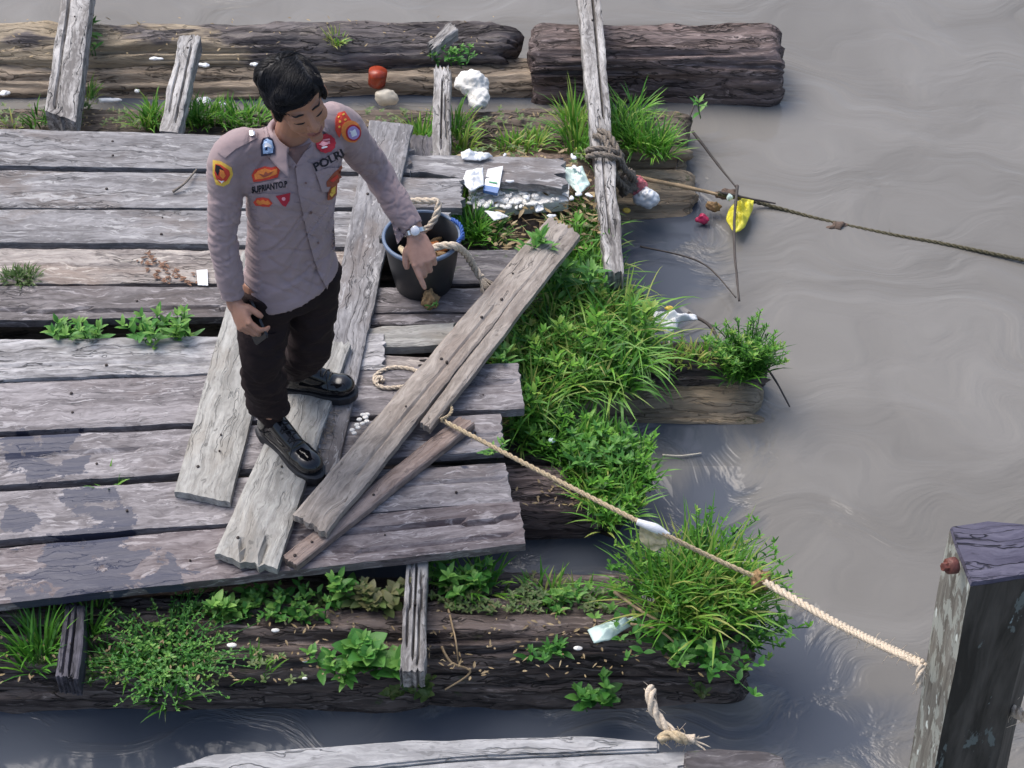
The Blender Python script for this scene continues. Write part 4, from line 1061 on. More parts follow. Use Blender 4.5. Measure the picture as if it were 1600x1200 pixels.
# dry grassy root lump hanging in front of the bucket
lump('root_clod', W(672, 470, .47), .03, .03, .04, M['husk'], 'brown root clod at the foot of the bucket below the fingertip', 'clod', .7, 40, 4)
mb = MB(); weed(mb, W(668, 484, .46), .03, 2, .035, (.03, 0), .6, .35); o = mb.build('weed', M['leaf'], loc=W(668, 484, .46)); tag(o, 'tiny green sprig at the foot of the bucket', 'plant')

# ------------------------------------------------------------------ litter
def crumple(name, pts, z, h, mat, label, cat, seed=0, th=.004, group=None, parent=None, lift=0, n=16):
    """crinkled film following an outline"""
    P = [W(a, b, z) for a, b in pts]; c = sum(P, V((0, 0, 0)))/len(P); m = 40; vs = []; fs = []
    per = []
    for i in range(m):
        t = i/m*len(P); k = int(t); per.append(P[k].lerp(P[(k+1) % len(P)], t-k))
    rings = 12; top = []
    for r_ in range(rings+1):
        f = r_/rings
        for i in range(m):
            p = c.lerp(per[i], f)
            q = abs(nz(p.x*26+seed, p.y*26, seed))*1.6+.4*abs(nz(p.x*60, p.y*60+seed, 3))
            top.append(V((p.x, p.y, z+h*(1-f*f*.75)*(.35+q)+lift)))
    N = len(top); vs = top+[p-V((0, 0, th)) for p in top]
    for r_ in range(rings):
        for i in range(m):
            i2 = (i+1) % m; q = (r_*m+i, (r_+1)*m+i, (r_+1)*m+i2, r_*m+i2); fs.append(q); fs.append(tuple(N+x for x in q[::-1]))
    for i in range(m):
        i2 = (i+1) % m; a = rings*m; fs.append((a+i, N+a+i, N+a+i2, a+i2))
    o = mesh(name, vs, fs, mat, parent, smooth=True, **({} if parent else {'loc': V((c.x, c.y, z))}))
    if not parent: tag(o, label, cat, group)
    return o
vs1, fs1 = ellipsoid(W(737, 130, .24), .075, .07, .05, None, 24, 16); vs2_, fs2_ = ellipsoid(W(748, 150, .22), .05, .09, .04, None, 20, 12); fv, ff_, fn_ = fuse([(vs1, fs1), (vs2_, fs2_)], .006, 4)
fv = [p+q*(.014*nz(p.x*22, p.y*22, p.z*22)+.008*nz(p.x*60, p.y*60, p.z*60)) for p, q in zip(fv, fn_)]
tag(mesh('foam_lump', fv, ff_, M['foam'], loc=W(740, 140, .17)), 'large white foam lump beside the chalky beam', 'foam')
# red lid and cream cup
cpos = W(592, 131, .1)
rc = empty('plastic_cup', cpos)
vs, fs = tube([cpos+V((-.01, 0, 0)), cpos+V((.0, -.0, .07))], [.04, .043], n=22, seg=3); mesh('cup', vs, fs, M['redlid'], rc)
tag(rc, 'rust red plastic cup in the far water channel', 'cup')
lump('cream_scrap', W(604, 152, .07), .055, .03, .04, M['cream'], 'cream coloured crumpled cup below the rust red one', 'scrap', .3, 20, 3)
for (px, py, rx, ry, lab) in ((243, 92, .03, .008, 'thin white scrap on the far log left of the short beam'), (318, 102, .025, .01, 'white scrap on the far log right of the short beam'), (398, 101, .022, .009, 'white scrap floating left of the man\'s hair'), (170, 157, .055, .01, 'long white scrap in the far channel at left'), (5, 146, .03, .012, 'white scrap in the water at the far left edge'), (214, 143, .012, .01, 'small round white bit in the far channel'), (318, 157, .03, .018, 'pale bag scrap behind the short worm eaten beam'), (345, 163, .025, .009, 'pale flat scrap in front of the far channel'), (466, 46, .016, .012, 'white bird shaped scrap on the far log'), (440, 65, .001, .001, '')):
    if not lab: continue
    z = .1 if py > 110 else .2
    lump('white_scrap', W(px, py, z), rx, ry*1.3, .008, M['bagwhite'], lab, 'scrap', .5, 50, px, group='white scraps on the far logs')
# sachet, tin, foam litter
def slabthing(name, pts, z, th, parts, label, cat):
    pass
p0 = W(768, 282, .42)
sr = empty('sachet', p0)
def quad(name, pts, z, th, mat, parent=None, zs=None):
    P = [W(a, b, (zs[i] if zs else z)) for i, (a, b) in enumerate(pts)]; n = len(P)
    vs = P+[p-V((0, 0, th)) for p in P]
    return mesh(name, vs, [tuple(range(n))[::-1], tuple(range(n, 2*n))]+[(i, (i+1) % n, n+(i+1) % n, n+i) for i in range(n)], mat, parent, smooth=False)
quad('pouch', [(762, 264), (786, 259), (780, 293), (756, 289)], .43, .012, M['paper'], sr, zs=[.44, .45, .43, .42])
quad('base_band', [(756, 289), (780, 293), (777, 302), (755, 297)], .43, .014, M['blueplastic'], sr, zs=[.421, .431, .425, .418])
quad('print_line', [(764, 283), (777, 285), (777, 286.5), (764, 284.5)], .436, .002, M['greenlabel'], sr, zs=[.429, .437, .437, .429])
tag(sr, 'white paper cup with a blue base lying among the foam litter', 'cup')
tr_ = empty('tub', W(797, 282, .38)); c_ = W(797, 290, .38)
vs, fs = lathe(c_, [(.001, 0), (.027, 0), (.033, .04), (.034, .045)], 24); mesh('tub_side', vs, fs, M['greenlabel'], tr_)
vs, fs = lathe(c_+V((0, 0, .044)), [(.035, -.003), (.037, .003), (.03, .006), (.001, .005)], 24); mesh('lid', vs, fs, M['paper'], tr_)
tag(tr_, 'small green tub with a white lid beside the paper cup', 'tub')
random.seed(31)
mbf = MB()
for (x, y) in sample([(735, 285), (760, 300), (800, 295), (870, 290), (885, 312), (830, 325), (760, 325), (730, 318)], 90):
    p = W(x, y, .37+rnd(0, .01)); r = rnd(.006, .018)
    vs, fs = ellipsoid(p, r, r*rnd(.5, 1), r*.4, Matrix.Rotation(rnd(0, 3), 3, 'Z'), 8, 5); vs = [v_*1+V((nz(v_.x*90, v_.y*90, 1), nz(v_.x*90, v_.y*90, 7), 0))*.006 for v_ in vs]; mbf.add(vs, fs)
o = mbf.build('foam_litter', M['foam'], loc=W(800, 305, .34)); tag(o, 'strip of crumbled white foam litter on the broken far plank', 'foam litter', kind='stuff')
quad('foam_ledge', [(732, 292), (890, 286), (888, 314), (740, 326)], .365, .05, M['foam']) and None
fl = bpy.data.objects.get('foam_ledge'); tag(fl, 'rotten white crusted plank edge under the foam litter', 'plank')
mbf = MB()
for (x, y) in sample([(700, 240), (890, 235), (960, 300), (930, 380), (860, 400), (780, 400), (740, 330)], 260):
    p = W(x, y, .34+rnd(-.03, .03)); a = rnd(0, 6.28)
    leafm(mbf, p, V((math.cos(a), math.sin(a), rnd(-.2, .3))), (0, 0, 1), rnd(.02, .05), rnd(.008, .02), rnd(0, 1), rnd(-.3, .3))
for (x, y) in sample([(700, 250), (880, 235), (960, 300), (930, 380), (860, 400), (780, 400), (740, 330)], 120):
    p = W(x, y, .35+rnd(-.03, .02)); a = rnd(0, 6.28); d = V((math.cos(a), math.sin(a), rnd(-.1, .2)))*rnd(.02, .06)
    vs, fs = tube([p-d, p+V((rnd(-1, 1), rnd(-1, 1), 1))*.008, p+d], [.0015, .002, .001], n=4, seg=4); mbf.add(vs, fs, rnd(0, .6))
o = mbf.build('leaf_litter', M['straw'], loc=W(820, 310, .3)); tag(o, 'dry brown leaf litter scattered left of the rope wrapped beam', 'leaf litter', kind='stuff')
crumple('plastic_scrap', [(720, 240), (752, 238), (770, 246), (750, 252), (722, 250)], .44, .03, M['bagwhite'], 'white crumpled scrap at the far end of the broken plank', 'scrap', 3)
crumple('plastic_scrap', [(728, 268), (755, 262), (756, 290), (735, 300), (722, 285)], .43, .02, M['bagwhite'], 'clear grey film scrap left of the paper cup', 'scrap', 7)
crumple('plastic_scrap', [(880, 264), (910, 262), (922, 290), (905, 305), (885, 285)], .36, .03, M['mint'], 'pale mint plastic film against the rope wrapped beam', 'scrap', 5)
crumple('paper_scrap', [(757, 330), (782, 332), (795, 339), (772, 345)], .4, .012, M['paper'], 'flat white paper scrap behind the bucket tufts', 'scrap', 6)
crumple('plastic_scrap', [(832, 318), (848, 318), (850, 328), (838, 332)], .36, .01, M['bagwhite'], 'tiny white scrap above the head of the long tan board', 'scrap', 16)
# pink and white bag
bg_ = empty('plastic_bag', W(1008, 310, .08))
lump('white_half', W(1010, 309, .14), .05, .035, .045, M['bagwhite'], '', '', .35, 26, 2, sub=(40, 26), parent=bg_)
lump('pink_half', W(998, 290, .17), .035, .03, .045, M['bagpink'], '', '', .5, 30, 6, sub=(40, 26), parent=bg_)
tag(bg_, 'pink and white plastic bag floating right of the long pale beam', 'bag')
lump('yellow_scrap', W(978, 329, .1), .018, .014, .01, M['leafyellow'], 'small yellow scrap below the pink and white bag', 'scrap', .4, 40)
crumple('yellow_wrapper', [(1150, 318), (1178, 312), (1176, 330), (1162, 360), (1147, 366), (1134, 345), (1138, 330)], .05, .05, M['yellowfilm'], 'yellow plastic wrapper hanging on the twig in the river', 'wrapper', 4)
lump('red_rag', W(1097, 342, .03), .028, .018, .022, M['bagpink'] if False else plain('magenta_plastic', (.45, .03, .1), .4), 'small magenta plastic scrap in the calm water', 'scrap', .5, 40, 2)
lump('brown_scrap', W(1116, 322, .05), .03, .02, .022, M['husk'], 'brown crumpled husk in the trash tangle', 'husk', .6, 40, 7)
lump('dark_scrap', W(1135, 302, .08), .05, .018, .02, M['debris'], 'dark bark piece in the trash tangle at the twig fork', 'bark', .7, 30, 9)
lump('green_scrap', W(1140, 308, .11), .012, .012, .014, M['mint'], 'pale green bit in the trash tangle', 'scrap', .5, 60, 9)
crumple('bottle_scrap', [(1010, 488), (1040, 490), (1088, 494), (1090, 501), (1060, 504), (1058, 515), (1040, 525), (1030, 508), (1012, 502)], .2, .035, M['bagwhite'], 'crushed clear white bottle at the edge of the tall grass', 'bottle', 8)
lump('yellow_leaf', W(1045, 482, .18), .018, .012, .008, M['leafyellow'], 'yellow leaf above the crushed clear bottle', 'leaf', .4, 50)
lump('red_scrap', W(1026, 535, .2), .014, .02, .014, M['bagpink'], 'red bit under the crushed clear bottle', 'scrap', .4, 50)
crumple('crumpled_wrapper', [(918, 985), (940, 976), (972, 968), (998, 966), (998, 974), (975, 985), (955, 1000), (928, 1006)], .33, .03, M['mint'], 'white crumpled wrapper on the front log beside the dense green bush', 'wrapper', 9)
lump('foam_scrap', W(862, 688, .26), .014, .013, .008, M['mint'], 'round white bottle cap in the low grass by the small pool', 'cap', .15, 40)
# paper pennant hanging on the mooring rope
q0 = W(1000, 815, .665); q1 = W(1042, 836, .635)
mbp = MB(); n_ = 14; vs = []; 
for i in range(n_+1):
    for j in range(n_+1):
        u, v_ = i/n_, j/n_
        p = q0.lerp(q1, u)+V((0, 0, -.012))
        dn = V((.0, -.02, -.085))*v_*(1-abs(u-.4)*.9)
        p = p+dn+V((0, .01*nz(u*4, v_*4, 1)+.006*nz(u*11, v_*9, 3), .006*nz(u*9, v_*9, 4)))
        vs.append(p)
fs = [(i*(n_+1)+j, i*(n_+1)+j+1, (i+1)*(n_+1)+j+1, (i+1)*(n_+1)+j) for i in range(n_) for j in range(n_)]
N = len(vs); vs2 = vs+[p+V((0, .003, 0)) for p in vs]; fs2 = fs+[tuple(N+x for x in f[::-1]) for f in fs]
fr_ = empty('rope_tag', q0)
mesh('hanging_film', vs2, fs2, plain('cream_film', (.62, .54, .33), .5, var=.3, bump=.4, scale=40), fr_)
vs, fs = tube([q0+V((-.01, 0, .0)), q0.lerp(q1, .5)+V((0, 0, .004)), q1+V((.008, 0, -.002))], [.01, .016, .008], n=10, wob=.3); mesh('white_wrap', vs, fs, M['bagwhite'], fr_)
tag(fr_, 'white plastic with a cream flap wrapped on the tan rope above the dense green bush', 'wrapper')
# small deck bits
mbf = MB(); nut = []
random.seed(88)
for i, (x, y, w_) in enumerate([(x, y, rnd(.008, .02)) for x, y in sample([(710, 240), (900, 240), (925, 300), (890, 340), (740, 330)], 22)]):
    lump('paper_fleck', W(x, y, .39), w_, w_*rnd(.4, .8), .005, M['bagwhite' if i % 3 else 'paper'], 'small torn white fleck in the litter between bucket and rope wrapped beam', 'scrap', .7, 60, i*3, group='torn white flecks in the litter', sub=(14, 8), rot=Matrix.Rotation(rnd(0, 3), 3, 'Z'))
for i, (x, y) in enumerate(((553, 677), (560, 668), (566, 662), (571, 652), (562, 655), (557, 664), (574, 648), (550, 672), (567, 648), (573, 658))):
    lump('white_bit', W(x, y, z1+.037), .010, .008, .005, M['foam'], 'small round white flake on the long grey board beside the long tan board', 'flake', .3, 60, i, group='white flakes on the long grey board', sub=(12, 8))
quad('white_card', [(307, 422), (324, 421), (325, 446), (309, 445)], z1+.004, .003, M['paper']); tag(bpy.data.objects['white_card'], 'small white card at the right sleeve of the man', 'card')
for (x, y, ww, lab) in ((362, 1008, .018, 'white rectangular chip on the front log'), (476, 1033, .009, 'white pebble like bit on the front log, upper one'), (476, 1060, .009, 'white bit on the front log, lower one'), (430, 985, .014, 'cream chip on the ridge of the front log'), (745, 978, .018, 'flat whitish chip on the grooved log right of the fissured beam'), (903, 1013, .016, 'grey white chip under the crumpled wrapper')):
    lump('white_chip', W(x, y, .31), ww, ww*.55, .005, M['foam'], lab, 'chip', .2, 40, x, sub=(12, 8), group='white chips on the front logs')
random.seed(61); mbf = MB()
for (x, y) in sample([(205, 400), (235, 394), (262, 415), (310, 428), (312, 444), (255, 443), (228, 428)], 70):
    p = W(x, y, z1-.006); a = rnd(0, 6.28); leafm(mbf, p, V((math.cos(a), math.sin(a)*.5, rnd(0, .2))), (0, 0, 1), rnd(.012, .035), rnd(.006, .014), 0, rnd(-.2, .2))
o = mbf.build('bark_flakes', plain('peeling_brown_bark', (.2, .11, .07), .8, var=.6, bump=1, scale=60), loc=W(260, 420, z1-.01)); tag(o, 'peeling reddish brown bark flakes on the pale tan plank', 'bark', kind='stuff')
# small litter and seedlings on the logs
mbf = MB(); mbg = MB()
for poly, z, n in (([(-40, 955), (600, 940), (1150, 960), (1150, 1050), (-40, 1070)], .31, 420), ([(-40, 170), (660, 170), (1060, 175), (1060, 220), (-40, 198)], .175, 260), ([(800, 745), (930, 745), (930, 790), (800, 790)], .2, 40), ([(0, 25), (780, 25), (780, 90), (0, 90)], .225, 90)):
    for (x, y) in sample(poly, n):
        p = W(x, y, z+.004); a = rnd(0, 6.28); leafm(mbf, p, V((math.cos(a), math.sin(a), rnd(-.1, .3))), (0, 0, 1), rnd(.008, .03), rnd(.004, .01), rnd(0, .8), rnd(-.3, .3))
o = mbf.build('log_litter', M['straw'], loc=W(500, 1000, .3)); tag(o, 'dry leaf bits scattered over the logs', 'leaf litter', kind='stuff')
for poly, z, n in (([(240, 955), (640, 930), (640, 975), (240, 985)], .27, 240), ([(670, 920), (960, 930), (960, 965), (670, 960)], .28, 200), ([(30, 1030), (460, 1030), (480, 1075), (130, 1075)], .24, 150), ([(-40, 168), (660, 175), (1050, 180), (1050, 215), (-40, 200)], .175, 300), ([(700, 240), (930, 235), (950, 380), (760, 400)], .3, 130)):
    for (x, y) in sample(poly, n):
        p = W(x, y, z)
        if nz(x*.02, y*.03, 5) < -.05: continue
        if 900 < y < 990: p.y = min(p.y, W(0, 951, .41).y+(W(821, 848, .41).y-W(0, 951, .41).y)*(p.x-W(0, 951, .41).x)/(W(821, 848, .41).x-W(0, 951, .41).x)-.03)
        a = rnd(0, 6.28); h_ = rnd(.01, .04)
        for k in range(4): leafm(mbg, p+V((0, 0, h_)), V((math.cos(a+k*1.57), math.sin(a+k*1.57), .4)), (0, 0, 1), rnd(.012, .024), rnd(.007, .012), rnd(.25, .9), .2)
o = mbg.build('ground_cover', M['leafdull'], loc=W(500, 1000, .25)); tag(o, 'tiny green seedlings covering the mossy logs', 'seedlings', kind='stuff')
random.seed(41)
mbf = MB()
for (x, y) in sample([(505, 650), (535, 640), (525, 660), (500, 730), (490, 735), (500, 690)], 40):
    p = W(x, y, z1+.037); a = rnd(0, 6.28); d = V((math.cos(a), math.sin(a), 0))*rnd(.008, .03)
    vs, fs = tube([p-d, p+V((0, 0, .003)), p+d], [.0012, .0016, .0006], n=4, seg=3); mbf.add(vs, fs)
o = mbf.build('wood_splinters', M['ropegrey'], loc=W(515, 690, z1+.03)); tag(o, 'loose splinters and dirt between the boots and the long tan board', 'splinters', kind='stuff')
#PERSON
# ------------------------------------------------------------------ person
random.seed(77)
FB = V((.51, -.86, 0)).normalized(); LB = V((.86, .51, 0)).normalized(); UZ = V((0, 0, 1))
def person():
    root = empty('person', V((-.74, 4.6, z1+.035)))
    tag(root, 'man in a taupe uniform shirt, dark trousers and black boots, pointing down at the bucket', 'person')
    N = WY(456, 222, 4.58); P = WY(452, 432, 4.56)
    SR = WY(355, 252, 4.50); SL = WY(533, 197, 4.70)
    ER = WY(349, 372, 4.46); WR = WY(365, 468, 4.42)
    EL = WY(588, 268, 4.78); WL = WY(648, 362, 4.64)
    # head frame
    Uh = im(-.18, .55, .81).normalized(); Fh = im(.46, -.68, .56); Fh = (Fh-Uh*Fh.dot(Uh)).normalized(); Lh = Uh.cross(Fh).normalized()
    Hm = Matrix((Fh, Lh, Uh)).transposed(); HC = WY(466, 157, 4.49)
    def h(x, y, z): return HC+Hm @ V((x, y, z))
    def he(x, y, z, a, b, c): return ellipsoid(h(x, y, z), a, b, c, Hm, 28, 18)
    hip = {-1: P-LB*.085+V((0, 0, .02)), 1: P+LB*.085+V((0, 0, .02))}
    zf = z1+.036
    heel = {-1: W(407, 672, zf), 1: W(450, 611, zf)}; toe = {-1: W(501, 752, zf), 1: W(557, 620, zf)}
    fd = {k: (toe[k]-heel[k]).normalized() for k in (-1, 1)}
    bl = {-1: (toe[-1]-heel[-1]).length, 1: (toe[1]-heel[1]).length}
    for k in (-1, 1):
        if bl[k] < .285: heel[k] = toe[k]-fd[k]*.285
    ank = {k: heel[k]+fd[k]*.075+V((0, 0, .1)) for k in (-1, 1)}
    knee = {-1: WY(410, 562, 4.46), 1: WY(484, 535, 4.60)}
    # ---- hands
    def hand(wr, d, nrm, thumb, spec, tspec, HS=1.0):
        d = d.normalized(); nrm = (nrm-d*nrm.dot(d)).normalized(); s = d.cross(nrm)
        if s.dot(thumb) < 0: s = -s
        out = []
        kn = wr+d*.088
        out.append(tube([wr-d*.03, wr, wr+d*.03, wr+d*.06, kn+d*.004], [.026, .026, .034, .040, .038], n=18, side=s, flats=[.8, .75, .5, .4, .34], power=2.4))
        offs = [.031, .0105, -.0105, -.030]; lens = [.078, .084, .078, .062]
        tips = []
        for i in range(4):
            b = kn+s*offs[i]-d*(.0, -.004, 0, .008)[i]-d*.012; l = lens[i]; a = 0; pts = [b]; p = b
            dd = (d+s*spec[i][3]).normalized()
            p = b+dd*.014; pts.append(p)
            for j, fr_ in enumerate((.45, .30, .25)):
                a += R(spec[i][j]); dr = dd*math.cos(a)-nrm*math.sin(a)
                p = p+dr*l*fr_*.5; pts.append(p); p = p+dr*l*fr_*.5; pts.append(p)
            rr = (.0093, .0096, .0092, .0082)[i]
            out.append(tube(pts, [rr*1.05, rr, rr*.98, rr*1.0, rr*.9, rr*.92, rr*.8, rr*.55], n=12, seg=28)); tips.append((p, dr, pts))
            out.append(ellipsoid(pts[1]+nrm*.003, .0095, .0095, .0085, None, 12, 8))
        tb = wr+d*.028+s*.026; t1 = (s*tspec[0]+d*tspec[1]-nrm*tspec[2]).normalized(); t2 = (s*tspec[3]+d*tspec[4]-nrm*tspec[5]).normalized()
        out.append(tube([tb-s*.012, tb+t1*.02, tb+t1*.04, tb+t1*.042+t2*.018, tb+t1*.042+t2*.034], [.015, .0135, .0105, .0105, .007], n=12, seg=20))
        if HS != 1: out = [([wr+(v_-wr)*HS for v_ in a_], b_) for a_, b_ in out]
        return out, tips, s, nrm, d
    dL = im(.30, -.95, -.02)
    hl, tipsL, sL, nL, _ = hand(WL+dL*.004, dL, im(.05, .1, 1), V((-1, 0, 0)), [(8, 8, 5, -.12), (38, 62, 40, .0), (44, 66, 42, .02), (50, 66, 42, .04)], (.55, .8, .35, .15, 1, .3), 1.09)
    dR = im(.42, -.9, .1)
    hr, tipsR, sR, nR, _ = hand(WR+dR*.004, dR, im(-.7, -.25, .66), V((1, -.2, 0)), [(32, 46, 30, .02), (36, 50, 30, 0), (40, 52, 30, 0), (44, 52, 30, -.02)], (.5, .8, .5, .1, .9, .55))
    # ---- continuous body
    parts = [he(-.012, 0, .040, .092, .073, .075), he(.022, 0, -.018, .068, .061, .080), he(.034, 0, -.070, .047, .045, .033), he(.068, 0, -.097, .018, .020, .015), he(-.002, 0, -.06, .045, .05, .03),
             he(.052, .036, -.026, .028, .024, .03), he(.052, -.036, -.026, .028, .024, .03), he(-.006, 0, -.02, .06, .066, .06),
             he(.071, .028, .024, .016, .026, .008), he(.071, -.028, .024, .016, .026, .008), he(.064, .032, .0, .015, .017, .011), he(.064, -.032, .0, .015, .017, .011),
             he(.078, 0, -.058, .014, .027, .017), he(.087, 0, -.0555, .0085, .021, .0045), he(.086, 0, -.0665, .0085, .018, .005),
             tube([h(.074, 0, .020), h(.089, 0, -.002), h(.105, 0, -.024), h(.102, 0, -.034)], [.008, .0105, .0135, .009], n=12, seg=12, side=Lh),
             he(.092, .0125, -.0315, .011, .0085, .008), he(.092, -.0125, -.0315, .011, .0085, .008)]
    for sg in (-1, 1):
        q = [h(-.008+.024*math.cos(a)*1.0-.004, sg*(.078+.006*math.cos(a)), -.006+.031*math.sin(a)) for a in [i*math.pi/6-1.2 for i in range(10)]]
        parts.append(tube(q, [.004, .0055, .0055, .004], n=8, seg=24)); parts.append(he(-.004, sg*.073, -.008, .017, .006, .024))
    parts.append(tube([N-V((0, 0, .08)), N-FB*.008, h(-.036, 0, -.05), h(-.03, 0, 0)], [.07, .054, .047, .046], n=20, side=LB, flats=[.9, .95, 1, 1]))
    parts.append(tube([N-V((0, 0, .03)), N-V((0, 0, .1)), N-V((0, 0, .25)), P+V((0, 0, .12)), P-V((0, 0, .04))], [.09, .125, .12, .11, .125], n=24, side=LB, flat=.65))
    parts.append(tube([SR+LB*.09, SR, ER, WR, WR+dR*.02], [.05, .043, .036, .025, .025], n=14)); parts.append(tube([SL-LB*.09, SL, EL, WL, WL+dL*.02], [.05, .043, .036, .025, .025], n=14))
    for k in (-1, 1): parts.append(tube([hip[k], knee[k], ank[k], ank[k]-V((0, 0, .05))], [.07, .05, .03, .025], n=14)); parts.append(tube([heel[k]+fd[k]*.03+V((0, 0, .035)), heel[k]+fd[k]*.22+V((0, 0, .03))], [.03, .033], n=12, flat=.6))
    parts += hl+hr
    bv, bf, bn = fuse(parts, .0034, 3, .45)
    body = mesh('body', bv, bf, M['skin'], root)
    Hi = Hm.inverted(); tone = []
    for p in bv:
        q = Hi @ (p-HC); c = (.40, .215, .15)
        if q.length < .16:
            c = (.43, .215, .13)
            if q.x > .074 and abs(q.y) < .024 and -.0735 < q.z < -.051 and q.x > .082: c = (.3, .11, .09)
            if q.z < -.05 and q.x > .03 and not (abs(q.y) < .024 and q.z > -.073): c = tuple(a*b for a, b in zip(c, (.88, .87, .9)))
        if (p-WL).length < .24 and q.length > .25: c = (.52, .3, .225)  # pointing hand paler: its bright highlight is put into the skin colour
        tone.append(c)
    col_attr(body, 'tone', tone)
    bb = BVHTree.FromPolygons(bv, bf)
    def face(y, z, off=.001):
        hit = bb.ray_cast(h(.2, y, z), -Fh)
        return (hit[0]+Fh*off) if hit[0] is not None else h(.08, y, z)
    # facial hair lines
    for sg in (-1, 1):
        mb = MB()
        pts = [face(sg*.014, .0235), face(sg*.026, .0285), face(sg*.040, .029), face(sg*.053, .0225)]
        vs, fs = tube(pts, [.0028, .0042, .0036, .0014], n=8, seg=16, side=Uh, flat=.5); mb.add(vs, fs); mb.build('eyebrow', M['hair'], body)
        mb = MB(); pts = [face(sg*.0185, -.0045, .0006), face(sg*.026, -.0072, .0008), face(sg*.036, -.0078, .0008), face(sg*.047, -.0045, .0004)]
        vs, fs = tube(pts, [.0012, .003, .0032, .0016], n=6, seg=14, side=Uh, flat=.5); mb.add(vs, fs); mb.build('eyelashes', M['hair'], body)
    vs, fs = tube([face(-.021, -.0605, .0), face(-.01, -.0612, .0004), face(0, -.0605, .0004), face(.01, -.0612, .0004), face(.021, -.0605, 0)], [.0005, .0011, .0013, .0011, .0005], n=6, seg=16, side=Uh, flat=.5)
    mesh('mouth_line', vs, fs, M['crimson'] if False else plain('lip_shadow_skin', (.09, .03, .025), .6), body)
    # ---- hair
    hp = [he(-.024, 0, .050, .099, .083, .078), he(-.055, 0, .005, .052, .070, .072), he(-.030, .068, .036, .048, .018, .044), he(-.030, -.068, .036, .048, .018, .044),
          he(.016, -.071, .004, .011, .008, .030), he(.016, .071, .004, .011, .008, .030), he(.044, -.018, .088, .038, .050, .022), he(.030, .012, .102, .052, .050, .024), he(.046, .050, .075, .028, .024, .026), he(.036, -.054, .062, .030, .023, .030), he(-.03, 0, .098, .066, .066, .028), he(-.05, -.03, .08, .056, .056, .045)]
    hv, hf, hn = fuse(hp, .005, 5, .5)
    hb = BVHTree.FromPolygons(hv, hf)
    out = []
    for p, n_ in zip(hv, hn):
        q = Hi @ (p-HC)
        out.append(p+n_*(.004*nz(q.x*16, q.y*45, q.z*30)))
    mb = MB(); mb.add(out, hf)
    pl = .048                        # parting on his left side
    cnt = 0
    while cnt < 6500:
        a, b_ = rnd(0, 6.28), rnd(-.35, 1)
        dr = V((math.cos(a)*math.sqrt(max(0, 1-b_*b_)), math.sin(a)*math.sqrt(max(0, 1-b_*b_)), b_))
        st = h(-.02, 0, .04)+Hm @ dr*.3
        hit = hb.ray_cast(st, (h(-.02, 0, .04)-st).normalized())
        if hit[0] is None: continue
        p = hit[0]; q = Hi @ (p-HC)
        if q.x > .045 and q.z < .05: continue
        cnt += 1
        L_ = rnd(.03, .085) if q.z > .03 else rnd(.015, .035); n_ = 7; pts = []; lift = rnd(0, .004); wn_ = rnd(-.35, .35)
        for i in range(n_+1):
            q = Hi @ (p-HC)
            if q.z > .04: fl = V((.75, -1.0 if q.y < pl else .7, -.1)) if q.x > -.05 else V((-.35, -.5 if q.y < 0 else .5, -.6))
            else: fl = V((.15 if q.x > -.04 else -.1, 0, -1))
            fl = Hm @ (fl+V((wn_*.6, wn_*.4, 0))); loc, nr, _, _ = hb.find_nearest(p)
            p2 = loc+nr*(.001+lift*math.sin(i/n_*3.0)*1.4+(lift*1.6 if i == n_ else 0)); pts.append(p2)
            fl = (fl-nr*fl.dot(nr)).normalized(); p = loc+fl*L_/n_
        vs, fs = tube(pts, [.0006, .0010, .0009, .0003], n=3, seg=n_); mb.add(vs, fs)
    hair = mb.build('hair', M['hair'], root)
    # ---- shirt
    def tor(z, c, hw, d): return c
    T0 = N+V((0, 0, .0)); ax = P-N
    def tc(t, f=0, l=0): return N+ax*t+FB*f+LB*l
    # torso by explicit rings
    spec = [(-.045, .062, .060, .0), (-.01, .085, .07, .0), (.05, .135, .085, .0), (.12, .150, .1, .004), (.25, .150, .108, .010), (.45, .143, .104, .006), (.65, .140, .102, .004), (.85, .147, .107, .0), (1.0, .162, .118, .0), (1.06, .166, .121, .0)]
    n = 48; vs = []; fs = []
    seg = 60
    for i in range(seg+1):
        t = i/seg*(len(spec)-1); k = min(int(t), len(spec)-2); u = t-k; a = [spec[k][j]*(1-u)+spec[k+1][j]*u for j in range(4)]
        c = N+ax*a[0]+FB*a[3]
        for j in range(n):
            th = 2*math.pi*j/n; cc, ss = math.cos(th), math.sin(th)
            x = math.copysign(abs(cc)**.85, cc)*a[1]; y = math.copysign(abs(ss)**.85, ss)*a[2]
            p = c+LB*x+FB*y
            if a[0] > .9: p.z += .05*max(0, x/.16)*min(1, (a[0]-.9)*9)-.015*max(0, -x/.16)*min(1, (a[0]-.9)*9)
            vs.append(p)
    for i in range(seg):
        for j in range(n): fs.append((i*n+j, i*n+(j+1) % n, (i+1)*n+(j+1) % n, (i+1)*n+j))
    fs.append(tuple(range(n))[::-1]); fs.append(tuple(seg*n+j for j in range(n)))
    sp = [(vs, fs)]
    sp.append(tube([N-LB*.045+V((0, 0, .0)), SR+LB*.06+V((0, 0, .030)), SR+LB*.0+V((0, 0, .0)), SR.lerp(ER, .5)+V((0, 0, 0)), ER, ER.lerp(WR, .5), WR-dR*.01], [.05, .060, .060, .054, .049, .046, .039], n=24, seg=50))
    sp.append(tube([N+LB*.045+V((0, 0, .0)), SL-LB*.06+V((0, 0, .037)), SL, SL.lerp(EL, .5), EL, EL.lerp(WL, .5), WL-dL*.012], [.05, .062, .064, .058, .054, .050, .041], n=24, seg=50))
    sp.append(tube([SR+LB*.04, N+ax*.17-LB*.09], [.055, .08], n=20)); sp.append(tube([SL-LB*.04, N+ax*.17+LB*.09], [.055, .08], n=20))
